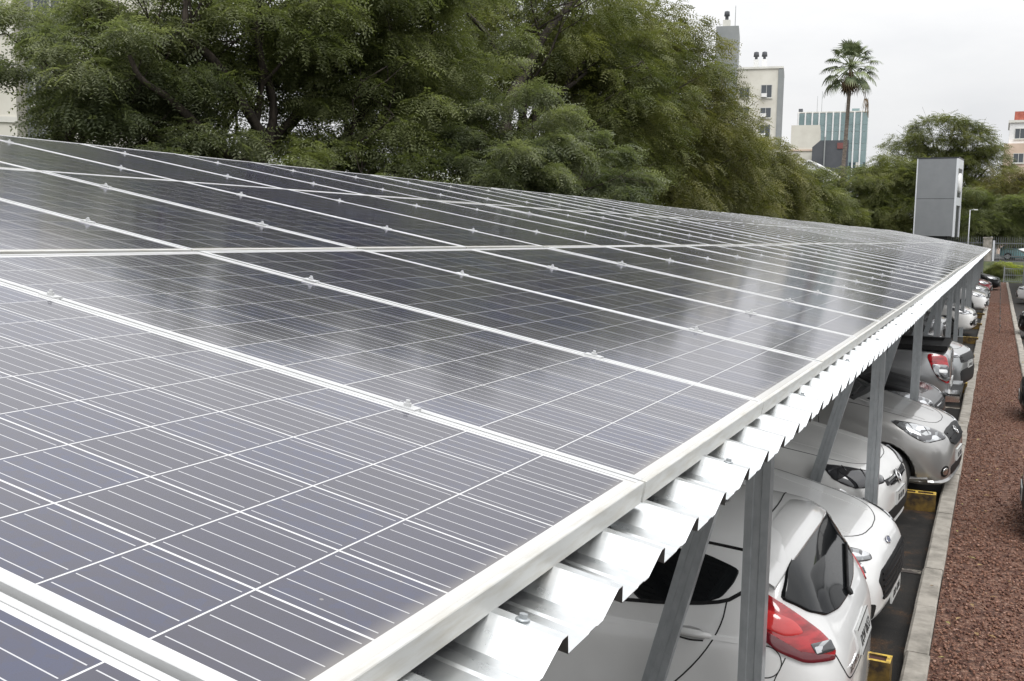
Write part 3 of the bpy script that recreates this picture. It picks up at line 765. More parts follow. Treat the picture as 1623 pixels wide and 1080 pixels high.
def handle(c, d, z, sg, w=.20):
    b = MB(); q, nn = c.hit((-d, sg * .8, z), (0, sg, 0)); q2, _ = c.hit((-d - w, sg * .8, z), (0, sg, 0))
    o = nn * .032
    b.tube([q - nn * .01, q + nn * .02 , q.lerp(q2, .2) + o, q.lerp(q2, .5) + o * 1.1, q.lerp(q2, .8) + o, q2 + nn * .02, q2 - nn * .01], [.010, .014, .018, .019, .018, .014, .010], 10)
    h_ = b.build('door_handle', c.paint, c.root)
    cd, cz_ = d + w / 2, z
    c.patch('handle_cup', [(-cd + .085 * math.cos(k * .524), sg * .8, cz_ - .006 + .034 * math.sin(k * .524)) for k in range(12)], (0, sg, 0), M['cup_shade'], .0012, h_, corner=.2, sink=.001)
    c.strip('handle_line', [(-d - .03, sg * .8, z - .028), (-d - w * .5, sg * .8, z - .036), (-d - w + .02, sg * .8, z - .026)], (0, sg, 0), M['seam'], .008, .0022, h_)
both(lambda sg: handle(c, .63, .975, sg)); both(lambda sg: handle(c, 1.70, .945, sg))
c.plate_at((0, 0, .835), (1, 0, 0), 'IXW 0653', tilt=.25)
t = text_mesh('model_lettering', 'TITANIUM', .05, M['chrome'], .002); t.parent = c.root
q, nn = c.hit((0, -.36, .775), (1, 0, 0)); yd = Vector((nn.y * -1, nn.x, 0)).normalized(); zd = nn.cross(yd)
t.matrix_local = Matrix(((yd.x, zd.x, nn.x, q.x + nn.x * .004), (yd.y, zd.y, nn.y, q.y + nn.y * .004), (yd.z, zd.z, nn.z, q.z), (0, 0, 0, 1)))
b = MB(); q, nn = c.hit((-.16, 0, 1.0), (1, 0, .4)); b.tube([q + nn * .012, q + nn * .03], .024, 12); pts = [c.hit((-.2, y, 1.0 + y * .28), (1, 0, .4)) for y in (0, .12, .24, .36, .48)]
b.tube([p + n_ * .02 for p, n_ in pts], .009, 6)
b.build('rear_wiper', M['black'], c.root)
c.mirror(2.62, 1.0, .84, c.paint, False)

# ---------------------------------------------------------------- cars with their nose to the strip
def front_car(name, label, st, mat, loc, W2, lamp, grille, low=None, plate=None, badge=None, arches=(), level=3, panes=None, ws=None, cat='car', rz=0.0,
              lampmat='clear_lamp', grmat='black', group='cars parked along the left kerb', fog=None, chrome_bar=None, hood=None, doors=(), wr=.31, skirt=None, plate_text='IUQ 3047', slats=0, mirror=None, detail=True, rails=None):
    c = Car(name, label, cat, st, mat, loc, rz, group, level, arches)
    if arches: c.wheels(wr, .20)
    ld = lambda sg: (.75, sg * .55, .36)
    def head(sg):
        h = c.patch('headlight', [(-d, sg * y, z) for d, y, z in lamp], ld(sg), M[lampmat], .006, corner=.16, dome=.012)
        q_ = [(-d, sg * y, z) for d, y, z in lamp]; c.strip('lamp_gasket', [tuple((Vector(q_[0]) + Vector(q_[-1])) / 2)] + q_ + [tuple((Vector(q_[0]) + Vector(q_[-1])) / 2)], ld(sg), M['seam'], .011, .004, h, seg=.025)
        if detail:
            a = Vector(lamp[0]); k = len(lamp); cc = [sum(p[i] for p in lamp) / k for i in range(3)]
            for f, m_ in ((.38, 'chrome'), (-.16, 'dark_lamp' if lampmat == 'clear_lamp' else 'clear_lamp')):
                far = max(lamp, key=lambda p: p[0]); near = min(lamp, key=lambda p: p[0])
                e = near if f < 0 else far
                q = [cc[i] + (e[i] - cc[i]) * abs(f) for i in range(3)]
                c.patch('reflector', [(-q[0] + .07 * math.cos(t_ * .785), sg * (q[1] + .05 * math.cos(t_ * .785)), q[2] + .042 * math.sin(t_ * .785)) for t_ in range(8)], ld(sg), M[m_], .019, h, corner=.2, dome=.006)
    both(head)
    g = c.patch('grille', [(0, y, z) for y, z in grille], (1, 0, .12), M[grmat], .005, corner=.15)
    zs_ = [z for y, z in grille]; ym = max(y for y, z in grille)
    for k in range(slats):
        z = min(zs_) + (max(zs_) - min(zs_)) * (k + .8) / (slats + .6)
        c.strip('grille_bar', [(0, -ym * .86, z), (0, 0, z), (0, ym * .86, z)], (1, 0, .1), M['chrome'] if chrome_bar else M['black'], .016, .014, g)
    if low: c.patch('lower_intake', [(0, y, z) for y, z in low], (1, 0, 0), M['black'], .004, corner=.2)
    if skirt: c.strip('lower_lip', [(-.2, -W2 * .93, skirt), (-.03, -W2 * .6, skirt), (0, 0, skirt), (-.03, W2 * .6, skirt), (-.2, W2 * .93, skirt)], (1, 0, 0), mat, .045, .03)
    if fog:
        both(lambda sg: c.patch('fog_lamp', [(-.1, sg * (fog[0] + fog[2] * math.cos(k * .785)), fog[1] + fog[2] * .8 * math.sin(k * .785)) for k in range(8)], (.9, sg * .4, 0), M['black'], .005, corner=.3))
        both(lambda sg: c.patch('fog_lamp_lens', [(-.1, sg * (fog[0] + fog[2] * .6 * math.cos(k * .785)), fog[1] + fog[2] * .5 * math.sin(k * .785)) for k in range(8)], (.9, sg * .4, 0), M['chrome'], .010, corner=.3))
    if plate: c.plate_at((0, 0, plate), (1, 0, 0), plate_text)
    if hood:
        (h0, y0), (h1, y1), (h2, y2) = hood        # hood edge: front centre, corner, cowl corner (d, y)
        both(lambda sg: c.strip('hood_seam', [(-h0, 0, 1), (-h0 - .02, sg * y1 * .55, 1), (-h1, sg * y1, 1), ((-h1 - h2) / 2, sg * (y1 + y2) / 2 + sg * .01, 1), (-h2, sg * y2, 1)], (.25, 0, 1), M['seam'], .007))
        if detail: both(lambda sg: c.strip('hood_crease', [(-h1 + .02, sg * y1 * .62, 1), (-h2, sg * y2 * .72, 1)], (0, 0, 1), mat, .03, .0025))
        if detail: both(lambda sg: c.patch('washer_nozzle', [(-h2 + .16 + a, sg * .30 + b_, 1) for a, b_ in ((-.018, -.028), (.018, -.028), (.018, .028), (-.018, .028))], (0, 0, 1), M['black'], .010, corner=.3, dome=.004))
    if ws:
        d0, y0, d1, y1 = ws
        c.patch('windscreen', [(-d0, -y0, 1), (-d0 + .05, 0, 1), (-d0, y0, 1), (-(d0 + d1) / 2, (y0 + y1) / 2, 1.2), (-d1, y1, 1.4), (-d1, -y1, 1.4), (-(d0 + d1) / 2, -(y0 + y1) / 2, 1.2)], (.5, 0, .86), M['dark_glass'], .003, corner=.12)
        if detail:
            c.strip('wiper', [(-d0 - .03, -.52, 1), (-d0 - .075, -.05, 1), (-d0 - .09, .1, 1)], (.5, 0, .86), M['black'], .018, .018)
            c.strip('cowl', [(-d0 + .02, -y0 * .98, 1), (-d0 + .06, 0, 1), (-d0 + .02, y0 * .98, 1)], (.3, 0, 1), M['black'], .07, .004)
    if panes: windows(c, panes)
    for dl in doors: both(lambda sg: c.strip('door_seam', [(-d, sg * .8, z) for d, z in dl], (0, sg, 0), M['seam'], .007))
    if mirror: c.mirror(mirror[0], mirror[1], mirror[2], mat, True)
    return c

# 2 white saloon, nose out
st = [(0.00, .33, .46, .56, .48, .38), (.05, .25, .54, .68, .66, .50), (.14, .21, .62, .765, .765, .56), (.30, .19, .70, .825, .835, .62), (.55, .18, .785, .88, .885, .67),
      (.90, .17, .86, .945, .905, .70), (1.20, .17, .90, 1.0, .91, .71), (1.36, .17, .925, 1.055, .91, .71), (1.62, .17, .93, 1.20, .91, .68), (1.95, .17, .95, 1.38, .91, .62),
      (2.25, .17, .96, 1.46, .91, .60), (2.7, .17, .97, 1.475, .91, .595), (3.3, .17, .98, 1.43, .905, .58), (3.75, .18, .985, 1.25, .89, .58), (4.05, .2, .985, 1.09, .86, .60), (4.38, .25, .92, 1.03, .78, .58), (4.5, .36, .78, .88, .64, .48)]
c = front_car('white_saloon', 'white saloon with dark honeycomb grille, nose out between the hatchback tail and the second post', st, M['white'], (.0, 7.10, 0), .91, rz=R(-3),
    lamp=[(.14, .50, .665), (.13, .50, .72), (.30, .68, .80), (.62, .855, .855), (.74, .89, .845), (.55, .875, .785), (.30, .785, .69)],
    grille=[(-.48, .62), (-.56, .55), (-.46, .41), (-.36, .375), (.36, .375), (.46, .41), (.56, .55), (.48, .62)], low=[(-.40, .31), (.40, .31), (.34, .23), (-.34, .23)],
    plate=.345, arches=[(.92, .32, .355), (3.57, .32, .355)], panes=[[(1.75, 1.0), (2.62, 1.01), (2.62, 1.40), (2.3, 1.40)], [(2.66, 1.01), (3.45, 1.03), (3.62, 1.14), (3.2, 1.36), (2.66, 1.40)]],
    ws=(1.40, .68, 2.17, .56), hood=((.13, 0), (.30, .57), (1.36, .74)), doors=[[(1.55, .95), (1.5, .6), (1.55, .25)], [(2.64, .98), (2.64, .25)]], wr=.32, slats=5, plate_text='IXR 4286', mirror=(1.78, 1.03, .88))
b = MB(); q, nn = c.hit((-.06, 0, .70), (1, 0, .6)); e = nn.cross(Vector((0, 1, 0))).normalized()
ring = [q + Vector((0, 1, 0)) * .058 * math.cos(k * .393) + e * .024 * math.sin(k * .393) for k in range(16)]
b.add([p - nn * .01 for p in ring] + [p + nn * .010 for p in ring], [tuple(range(16))[::-1], tuple(range(16, 32))] + [(i, (i + 1) % 16, 16 + (i + 1) % 16, 16 + i) for i in range(16)])
bd = b.build('emblem', M['badge_blue'], c.root)
b = MB(); b.tube([p + nn * .010 for p in ring] + [ring[0] + nn * .010], .004, 6); b.build('emblem_ring', M['chrome'], bd)
both(lambda sg: c.patch('side_intake', [(-.1, sg * .58, .40), (-.1, sg * .78, .43), (-.1, sg * .76, .33), (-.1, sg * .60, .29)], (.9, sg * .4, 0), M['black'], .004, corner=.2))

# 3 white hatchback with twin-bar grille
st = [(0.00, .30, .44, .54, .50, .40), (.05, .23, .54, .68, .68, .52), (.13, .20, .63, .775, .775, .57), (.28, .18, .72, .845, .835, .63), (.52, .17, .80, .905, .872, .67),
      (.85, .17, .86, .96, .89, .69), (1.10, .17, .90, 1.01, .895, .70), (1.25, .17, .925, 1.06, .895, .70), (1.5, .17, .94, 1.22, .895, .66), (1.85, .17, .95, 1.41, .895, .61),
      (2.15, .17, .96, 1.475, .895, .60), (2.7, .17, .97, 1.48, .895, .59), (3.3, .17, .98, 1.44, .89, .57), (3.8, .18, .98, 1.25, .87, .55), (4.05, .22, .95, 1.05, .82, .54), (4.2, .34, .75, .85, .66, .48)]
c = front_car('white_hatchback', 'white hatchback with dark headlamps and a round emblem, nose behind the second post', st, M['warm_white'], (-.17, 9.50, 0), .895, rz=R(-5),
    lamp=[(.13, .40, .645), (.12, .40, .715), (.24, .62, .80), (.42, .78, .865), (.50, .835, .87), (.45, .84, .73), (.28, .77, .635)],
    grille=[(-.44, .70), (-.44, .645), (-.20, .61), (.20, .61), (.44, .645), (.44, .70), (.2, .685), (-.2, .685)], low=[(-.68, .41), (.68, .41), (.60, .27), (-.60, .27)],
    plate=.48, arches=[(.86, .31, .35), (3.46, .31, .35)], panes=[[(1.65, 1.0), (2.5, 1.01), (2.5, 1.40), (2.2, 1.40)], [(2.54, 1.01), (3.3, 1.03), (3.5, 1.14), (3.1, 1.37), (2.54, 1.40)]],
    ws=(1.29, .67, 2.06, .56), hood=((.15, 0), (.34, .66), (1.25, .76)), doors=[[(1.45, .95), (1.42, .6), (1.47, .25)]], lampmat='dark_lamp', slats=2, chrome_bar=True, skirt=.235, plate_text='ISV 8170', wr=.31, mirror=(1.68, 1.03, .86))
b = MB(); q, nn = c.hit((-.03, 0, .655), (1, 0, .25)); e = nn.cross(Vector((0, 1, 0))).normalized(); yv = Vector((0, 1, 0))
b.tube([q + nn * .022 + (yv * math.cos(k * .3142) + e * math.sin(k * .3142)) * .062 for k in range(21)], .007, 6)
def seg2(pts): b.tube([q + nn * .022 + yv * x + e * z for x, z in pts], .006, 6)
seg2([(-.03, .05), (0, .008), (.03, .05)]); seg2([(-.055, .015), (-.03, -.045), (0, 0), (.03, -.045), (.055, .015)])
emb = b.build('emblem', M['chrome'], c.root)
b = MB(); b.tube([q + nn * .004, q + nn * .018], .062, 20); b.build('emblem_disc', M['gloss_black'], emb)
both(lambda sg: [c.strip('intake_louvre', [(-.08, sg * .62, z), (-.14, sg * .78, z)], (.9, sg * .4, 0), M['black'], .018, .004) for z in (.38, .345, .31)])

# 4 silver compact van, nose over the kerb
st = [(0.00, .34, .50, .62, .46, .36), (.05, .26, .60, .74, .64, .50), (.13, .23, .68, .82, .745, .56), (.28, .21, .76, .885, .80, .61), (.50, .20, .84, .95, .832, .65),
      (.80, .20, .90, 1.02, .845, .67), (1.0, .20, .935, 1.08, .848, .67), (1.15, .20, .955, 1.14, .848, .66), (1.4, .20, .965, 1.30, .848, .63), (1.75, .20, .98, 1.48, .848, .59),
      (2.1, .20, .985, 1.565, .848, .575), (2.8, .20, 1.0, 1.585, .848, .57), (3.5, .20, 1.0, 1.55, .845, .56), (3.95, .22, 1.0, 1.35, .83, .55), (4.12, .27, .95, 1.1, .78, .55), (4.18, .4, .75, .9, .66, .5)]
c = front_car('silver_van', 'warm silver compact van with large clear headlamp, nose over the kerb behind the second post', st, M['beige_silver'], (.27, 11.80, 0), .848, rz=R(-5),
    lamp=[(.15, .48, .70), (.15, .48, .77), (.32, .60, .855), (.54, .76, .935), (.59, .785, .93), (.42, .80, .79), (.27, .755, .69)],
    grille=[(-.47, .80), (-.46, .68), (-.28, .63), (.28, .63), (.46, .68), (.47, .80), (.2, .815), (-.2, .815)], low=[(-.50, .43), (.50, .43), (.44, .31), (-.44, .31)],
    plate=.50, arches=[(.70, .31, .365), (3.34, .31, .365)], panes=[[(1.32, 1.06), (1.68, 1.06), (1.66, 1.36)], [(1.74, 1.06), (2.5, 1.07), (2.5, 1.48), (2.0, 1.48)], [(2.55, 1.07), (3.5, 1.09), (3.5, 1.45), (2.55, 1.49)]],
    ws=(1.14, .64, 2.0, .53), hood=((.17, 0), (.36, .54), (1.12, .70)), doors=[[(1.42, 1.0), (1.36, .6), (1.40, .27)], [(2.52, 1.02), (2.52, .27)]], fog=(.60, .385, .085), skirt=.27, slats=3, plate_text='IPK 7351', wr=.31, mirror=(1.56, 1.1, .82))
b = MB(); q, nn = c.hit((-.06, 0, .745), (1, 0, .25)); e = nn.cross(yv).normalized()
b.tube([q + nn * .02 + (yv * math.cos(k * .3142) + e * math.sin(k * .3142)) * .05 for k in range(21)], .007, 6); b.tube([q + nn * .022 - yv * .062, q + nn * .022 + yv * .062], .010, 6)
b.build('emblem', M['chrome'], c.root)

# 5 black hatchback with pale lamp, nose out past the third post
ST5 = [(0.00, .32, .46, .58, .46, .38), (.05, .24, .56, .70, .64, .50), (.14, .20, .66, .79, .74, .56), (.30, .19, .75, .86, .80, .62), (.55, .18, .83, .925, .835, .65),
      (.85, .17, .88, .98, .85, .67), (1.05, .17, .92, 1.04, .852, .67), (1.3, .17, .94, 1.20, .852, .63), (1.65, .17, .95, 1.40, .852, .59), (1.95, .17, .96, 1.465, .852, .575),
      (2.5, .17, .97, 1.475, .852, .57), (3.1, .17, .98, 1.43, .848, .56), (3.6, .18, .98, 1.22, .82, .54), (3.85, .22, .92, 1.02, .77, .54), (3.93, .36, .72, .84, .64, .48)]
K5 = dict(lamp=[(.15, .44, .66), (.15, .44, .72), (.36, .60, .81), (.66, .78, .885), (.74, .81, .875), (.52, .80, .76), (.32, .745, .665)],
    grille=[(-.46, .70), (-.46, .63), (.46, .63), (.46, .70)], low=[(-.58, .53), (.58, .53), (.50, .33), (-.50, .33)],
    panes=[[(1.5, 1.0), (2.3, 1.01), (2.3, 1.40), (2.0, 1.40)], [(2.34, 1.01), (3.1, 1.03), (3.25, 1.13), (2.9, 1.36), (2.34, 1.40)]], ws=(1.08, .64, 1.85, .53), hood=((.17, 0), (.36, .58), (1.05, .70)))
front_car('black_hatchback', 'black hatchback with pale headlamp, nose beside the third post under the pickup tail', ST5, M['black_paint'], (-.02, 14.45, 0), .852, rz=R(-4),
    plate=.44, arches=[(.80, .30, .34), (3.30, .30, .34)], wr=.30, slats=1, chrome_bar=True, skirt=.26, plate_text='IWE 5920', mirror=(1.5, 1.03, .82), **K5)

# 6 silver pickup, tail out
st = [(0.10, .52, .74, .98, .70, .62), (.13, .46, .78, 1.06, .80, .70), (.20, .44, .90, 1.10, .855, .76), (.45, .43, .98, 1.115, .90, .80), (.95, .42, 1.0, 1.12, .91, .81), (1.45, .42, 1.0, 1.125, .915, .81),
      (1.60, .42, 1.01, 1.135, .915, .80), (1.68, .42, 1.05, 1.42, .915, .68), (1.80, .42, 1.07, 1.72, .915, .64), (2.1, .42, 1.08, 1.80, .915, .63), (2.9, .42, 1.06, 1.81, .915, .62), (3.25, .42, 1.05, 1.70, .915, .62),
      (3.6, .42, 1.05, 1.40, .915, .68), (3.85, .42, 1.04, 1.17, .915, .74), (4.4, .42, .98, 1.11, .91, .74), (4.9, .44, .88, 1.02, .87, .7), (5.15, .48, .74, .86, .78, .62), (5.25, .55, .68, .76, .6, .5)]
st = [(d_, zb_, zs_ * 1.08, zt_ * 1.10, w_, wt_) for d_, zb_, zs_, zt_, w_, wt_ in st]
c = Car('silver_pickup', 'silver pickup with black bed rim and tall red tail lamp, tail to the strip', 'pickup', st, M['silver'], (.09, 16.95, 0), 0.0, 'cars parked along the left kerb', 3, [(1.15, .38, .43), (4.35, .38, .43)])
c.wheels(.38, .25)
def ptail(sg):
    d = (.80, sg * .6, 0)
    t = c.patch('tail_light', [(-.15, sg * .76, 1.13), (-.33, sg * .88, 1.16), (-.36, sg * .89, 1.09), (-.34, sg * .89, .93), (-.27, sg * .87, .79), (-.17, sg * .80, .71), (-.13, sg * .74, .72), (-.13, sg * .74, .93)], d, M['red_lamp'], .012, corner=.25, dome=.012)
    c.patch('clear_lens', [(-.145, sg * .76, .99), (-.335, sg * .885, 1.0), (-.32, sg * .885, .89), (-.255, sg * .865, .79), (-.19, sg * .81, .745), (-.14, sg * .755, .76)], d, M['clear_lamp'], .025, t, corner=.2, dome=.006)
    c.patch('reflector', [(-.17, sg * .79, .92), (-.25, sg * .87, .925), (-.24, sg * .87, .875), (-.17, sg * .79, .87)], d, M['chrome'], .034, t, corner=.25)
both(ptail)
b = MB()                                                             # black bed rim and open bed floor
b.box(-1.56, -.17, -.80, -.70, 1.215, 1.285); b.box(-1.56, -.17, .70, .80, 1.215, 1.285); b.box(-.27, -.17, -.70, .70, 1.213, 1.280); b.box(-1.56, -1.47, -.70, .70, 1.215, 1.287)
b.box(-1.46, -.28, -.69, .69, 1.215, 1.235); b.build('bed_liner', M['black'], c.root)
c.strip('tailgate_seam', [(-.15, -.70, 1.15), (-.12, -.705, .8), (-.12, -.70, .62)], (1, 0, 0), M['seam'], .008); c.strip('tailgate_seam', [(-.15, .70, 1.15), (-.12, .705, .8), (-.12, .70, .62)], (1, 0, 0), M['seam'], .008)
b = MB(); b.box(-.10, .06, -.86, .86, .47, .53, 1); b.box(-.12, .045, -.84, -.36, .53, .56, 0); b.box(-.12, .045, .36, .84, .53, .56, 0)
b.prism([(-.15, -.90), (.05, -.86), (.05, -.36), (-.15, -.36)], .44, .53, 0); b.prism([(-.15, .36), (.05, .36), (.05, .86), (-.15, .90)], .44, .53, 0)
b.build('step_bumper', [M['chrome'], M['black']], c.root)
c.plate_at((0.04, 0, .66), (1, 0, 0), 'IUH 2094')
windows(c, [[(1.95, 1.25), (2.55, 1.24), (2.55, 1.82), (2.05, 1.84)], [(2.6, 1.24), (3.45, 1.22), (3.1, 1.74), (2.6, 1.82)]])
c.patch('rear_window', [(-1.7, -.6, 1.35), (-1.7, .6, 1.35), (-1.75, .56, 1.75), (-1.75, -.56, 1.75)], (1, 0, .1), M['dark_glass'], .004)
both(lambda sg: c.strip('bed_seam', [(-1.57, sg * .8, 1.2), (-1.57, sg * .8, .46)], (0, sg, 0), M['seam'], .012))
both(lambda sg: c.strip('wheel_lip', [(-1.15 + .47 * math.cos(a), sg * .9, .40 + .47 * math.sin(a)) for a in [k * math.pi / 12 for k in range(13)]], (0, sg, 0), c.paint, .05, .012))
c.mirror(3.3, 1.2, .9, c.paint, False)

# 7 silver off-roader, nose out
ST7 = [(0.00, .40, .58, .74, .56, .44), (.05, .32, .68, .86, .72, .56), (.14, .28, .78, .945, .82, .62), (.32, .26, .88, 1.02, .875, .67), (.6, .25, .96, 1.08, .90, .70), (.95, .25, 1.0, 1.14, .905, .71),
      (1.12, .25, 1.03, 1.2, .905, .70), (1.4, .25, 1.05, 1.38, .905, .66), (1.75, .25, 1.06, 1.58, .905, .61), (2.1, .25, 1.07, 1.66, .905, .6), (3.0, .25, 1.08, 1.68, .905, .6), (3.8, .25, 1.08, 1.62, .90, .58), (4.3, .28, 1.05, 1.35, .86, .57), (4.5, .35, .95, 1.1, .78, .55), (4.55, .45, .8, .9, .66, .5)]
front_car('silver_offroader', 'silver off-roader with black grille and dark lower intake, nose beyond the pickup tail', ST7, M['grey_silver'], (.20, 19.40, 0), .905, rz=R(-8),
    lamp=[(.15, .52, .82), (.16, .52, .88), (.36, .70, .94), (.62, .83, .98), (.66, .85, .95), (.40, .835, .87), (.28, .78, .815)],
    grille=[(-.60, .89), (-.62, .75), (.62, .75), (.60, .89)], low=[(-.70, .64), (.70, .64), (.62, .36), (-.62, .36)], plate=.69, arches=[(.92, .35, .39), (3.5, .35, .39)], wr=.35, slats=2,
    panes=[[(1.6, 1.12), (2.4, 1.12), (2.4, 1.56), (2.1, 1.56)], [(2.45, 1.12), (3.3, 1.13), (3.3, 1.55), (2.45, 1.57)]], ws=(1.14, .68, 2.0, .55), hood=((.18, 0), (.36, .62), (1.1, .74)), plate_text='IVM 6613', mirror=(1.62, 1.12, .87))

# further along the left row
def far_front(name, label, mat, x, y, stt=ST5, kk=None, **kw):
    k = dict(K5 if kk is None else kk); k['rz'] = R(-5); k.update(kw)
    return front_car(name, label, stt, mat, (x, y, 0), .85, plate=.44, arches=[(.80, .30, .34), (3.30, .30, .34)], wr=.30, level=2, detail=False, **k)
far_front('dark_grey_hatchback', 'dark grey hatchback with bright lamps, set back beyond the silver off-roader', M['dark_grey_paint'], -.40, 22.1, chrome_bar=True, slats=2)
far_front('dark_hatchback', 'black hatchback half hidden behind posts, two bays short of the white saloon nose', M['black_paint'], -.55, 24.6, chrome_bar=True, slats=1)
far_front('silver_hatchback', 'silver hatchback mostly hidden behind the crowded posts', M['silver'], -.6, 29.4)
far_front('white_compact', 'white compact car with a square dark fog lamp in its bumper, nose near the kerb', M['warm_white'], .05, 33.6, fog=(.60, .42, .10))
far_front('black_compact', 'black compact car set back behind the posts beyond the white compact', M['black_paint'], -.8, 38.9)
far_front('white_hatchback', 'white hatchback with dark lower intake, farthest clear white nose over the kerb', M['white'], .30, 44.4, fog=(.55, .40, .11))
far_front('pale_hatchback', 'pale hatchback peeking out just beyond the farthest clear white nose', M['silver'], .30, 50.6)
far_front('red_hatchback', 'dark red hatchback near the far end of the left row', M['red_paint'], .35, 58.0)
far_front('black_saloon', 'black car with pale bonnet glint, last in the left row', M['black_paint'], .75, 65.5)
# right-hand row: nose to the strip from the other side
def right_car(name, label, mat, x, y, **kw):
    k = dict(K5); k.update(kw)
    return front_car(name, label, ST5, mat, (x, y, 0), .85, plate=.44, arches=[(.80, .30, .34), (3.30, .30, .34)], wr=.30, level=2, detail=False, rz=math.pi, group='cars parked along the right kerb', **k)
right_car('dark_car', 'dark grey car showing only its bumper at the right kerb, nearest of the right row', M['dark_grey_paint'], .895, 10.45)
right_car('black_car', 'black car showing only a rounded bumper corner at the right kerb', M['black_paint'], .99, 17.6)
right_car('black_car', 'black car with pale lamp, third along the right kerb', M['black_paint'], 1.22, 33.9, fog=(.55, .40, .11))
right_car('white_car', 'white car with dark intake at the far right kerb', M['white'], 1.42, 53.2, fog=(.55, .40, .11))

# ---------------------------------------------------------------- yellow hollow wheel stops
def stop_mesh():
    b = MB(); L_, W_, H_ = .39, .14, .19
    # outer shell with two open cavities
    xs = [-L_ / 2, -L_ / 2 + .03, -.014, .014, L_ / 2 - .03, L_ / 2]; ys = [-W_ / 2, -W_ / 2 + .028, W_ / 2 - .028, W_ / 2]
    for i in range(5):
        for j in range(3):
            hole = (i in (1, 3)) and j == 1
            b.box(xs[i], xs[i + 1], ys[j], ys[j + 1], 0, .176 if hole else H_, 1 if hole else 0)
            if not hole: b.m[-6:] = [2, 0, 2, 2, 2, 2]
    me = b.mesh('concrete_block', [M['yellow'], m_stone, M['yellow_shade_grime']])
    bm = bmesh.new(); bm.from_mesh(me); bmesh.ops.remove_doubles(bm, verts=bm.verts, dist=.0005); bm.to_mesh(me); bm.free()
    return me
me_stop = stop_mesh()
SL = ['yellow hollow block between the white hatchback tail and the white saloon', 'yellow hollow block between the round-emblem hatchback and the silver van', 'yellow hollow block beside the black hatchback with the pale headlamp',
      'yellow hollow block beside the silver off-roader', 'yellow hollow block one bay beyond the silver off-roader', 'yellow hollow block just short of the white compact', 'yellow hollow block just beyond the white compact',
      'yellow hollow block two bays beyond the white compact', 'yellow hollow block just beyond the farthest clear white nose']
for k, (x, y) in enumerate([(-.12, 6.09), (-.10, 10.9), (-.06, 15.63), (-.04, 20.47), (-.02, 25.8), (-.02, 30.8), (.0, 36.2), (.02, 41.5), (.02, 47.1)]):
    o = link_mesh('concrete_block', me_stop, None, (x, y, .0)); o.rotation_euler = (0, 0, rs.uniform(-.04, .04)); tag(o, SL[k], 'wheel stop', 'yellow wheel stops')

# ================================================================== TREES
def leaf_mat(name, dark, mid, light, sc=.55, trans=.35):
    m = bpy.data.materials.new(name); m.use_nodes = True; t = m.node_tree; l = t.links
    b = t.nodes['Principled BSDF']; o = t.nodes['Material Output']
    tcn = ND(m, 'ShaderNodeTexCoord')
    n = ND(m, 'ShaderNodeTexNoise'); n.inputs['Scale'].default_value = sc; n.inputs['Detail'].default_value = 3
    l.new(tcn.outputs['Object'], n.inputs['Vector'])
    a = ND(m, 'ShaderNodeAttribute'); a.attribute_name = 'tint'
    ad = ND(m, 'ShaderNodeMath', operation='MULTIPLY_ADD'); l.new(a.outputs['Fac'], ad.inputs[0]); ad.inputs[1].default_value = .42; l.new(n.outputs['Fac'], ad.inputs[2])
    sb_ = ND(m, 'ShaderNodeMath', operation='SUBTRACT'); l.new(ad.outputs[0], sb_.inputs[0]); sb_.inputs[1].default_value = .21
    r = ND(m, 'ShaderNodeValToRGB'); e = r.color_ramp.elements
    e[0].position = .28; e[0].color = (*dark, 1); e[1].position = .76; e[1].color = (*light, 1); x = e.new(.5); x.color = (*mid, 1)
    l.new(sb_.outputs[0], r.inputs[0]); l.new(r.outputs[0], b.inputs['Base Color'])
    b.inputs['Roughness'].default_value = .55; b.inputs['Specular IOR Level'].default_value = .35
    tr = ND(m, 'ShaderNodeBsdfTranslucent'); mxs = ND(m, 'ShaderNodeMixShader'); mxs.inputs[0].default_value = trans
    g = ND(m, 'ShaderNodeMix', data_type='RGBA'); g.blend_type = 'MULTIPLY'; g.inputs['Factor'].default_value = 1; l.new(r.outputs[0], g.inputs['A']); g.inputs['B'].default_value = (1.15, 1.25, .6, 1)
    l.new(g.outputs['Result'], tr.inputs[0]); l.new(b.outputs[0], mxs.inputs[1]); l.new(tr.outputs[0], mxs.inputs[2]); l.new(mxs.outputs[0], o.inputs[0])
    return m
LM_ = {
 'blue': leaf_mat('grey_green_leaves', (.098, .118, .066), (.170, .190, .112), (.285, .30, .19), trans=.42),
 'deep': leaf_mat('deep_green_leaves', (.090, .106, .046), (.152, .172, .078), (.25, .27, .135), trans=.42),
 'olive': leaf_mat('olive_leaves', (.090, .096, .035), (.150, .152, .058), (.255, .24, .10)),
 'mid': leaf_mat('mid_green_leaves', (.082, .098, .036), (.140, .154, .060), (.235, .24, .10)),
 'brownish': leaf_mat('brownish_leaves', (.105, .085, .035), (.155, .14, .056), (.225, .24, .10)),
 'lime': leaf_mat('yellow_green_leaves', (.12, .16, .03), (.26, .30, .045), (.40, .42, .07)),
}
m_bark = P('bark', (.06, .05, .04), .95); noise_col(m_bark, (.018, .014, .011), (.075, .06, .048), 5, 7, stretch=(3, 3, .6), bump=.6, bdist=.03)

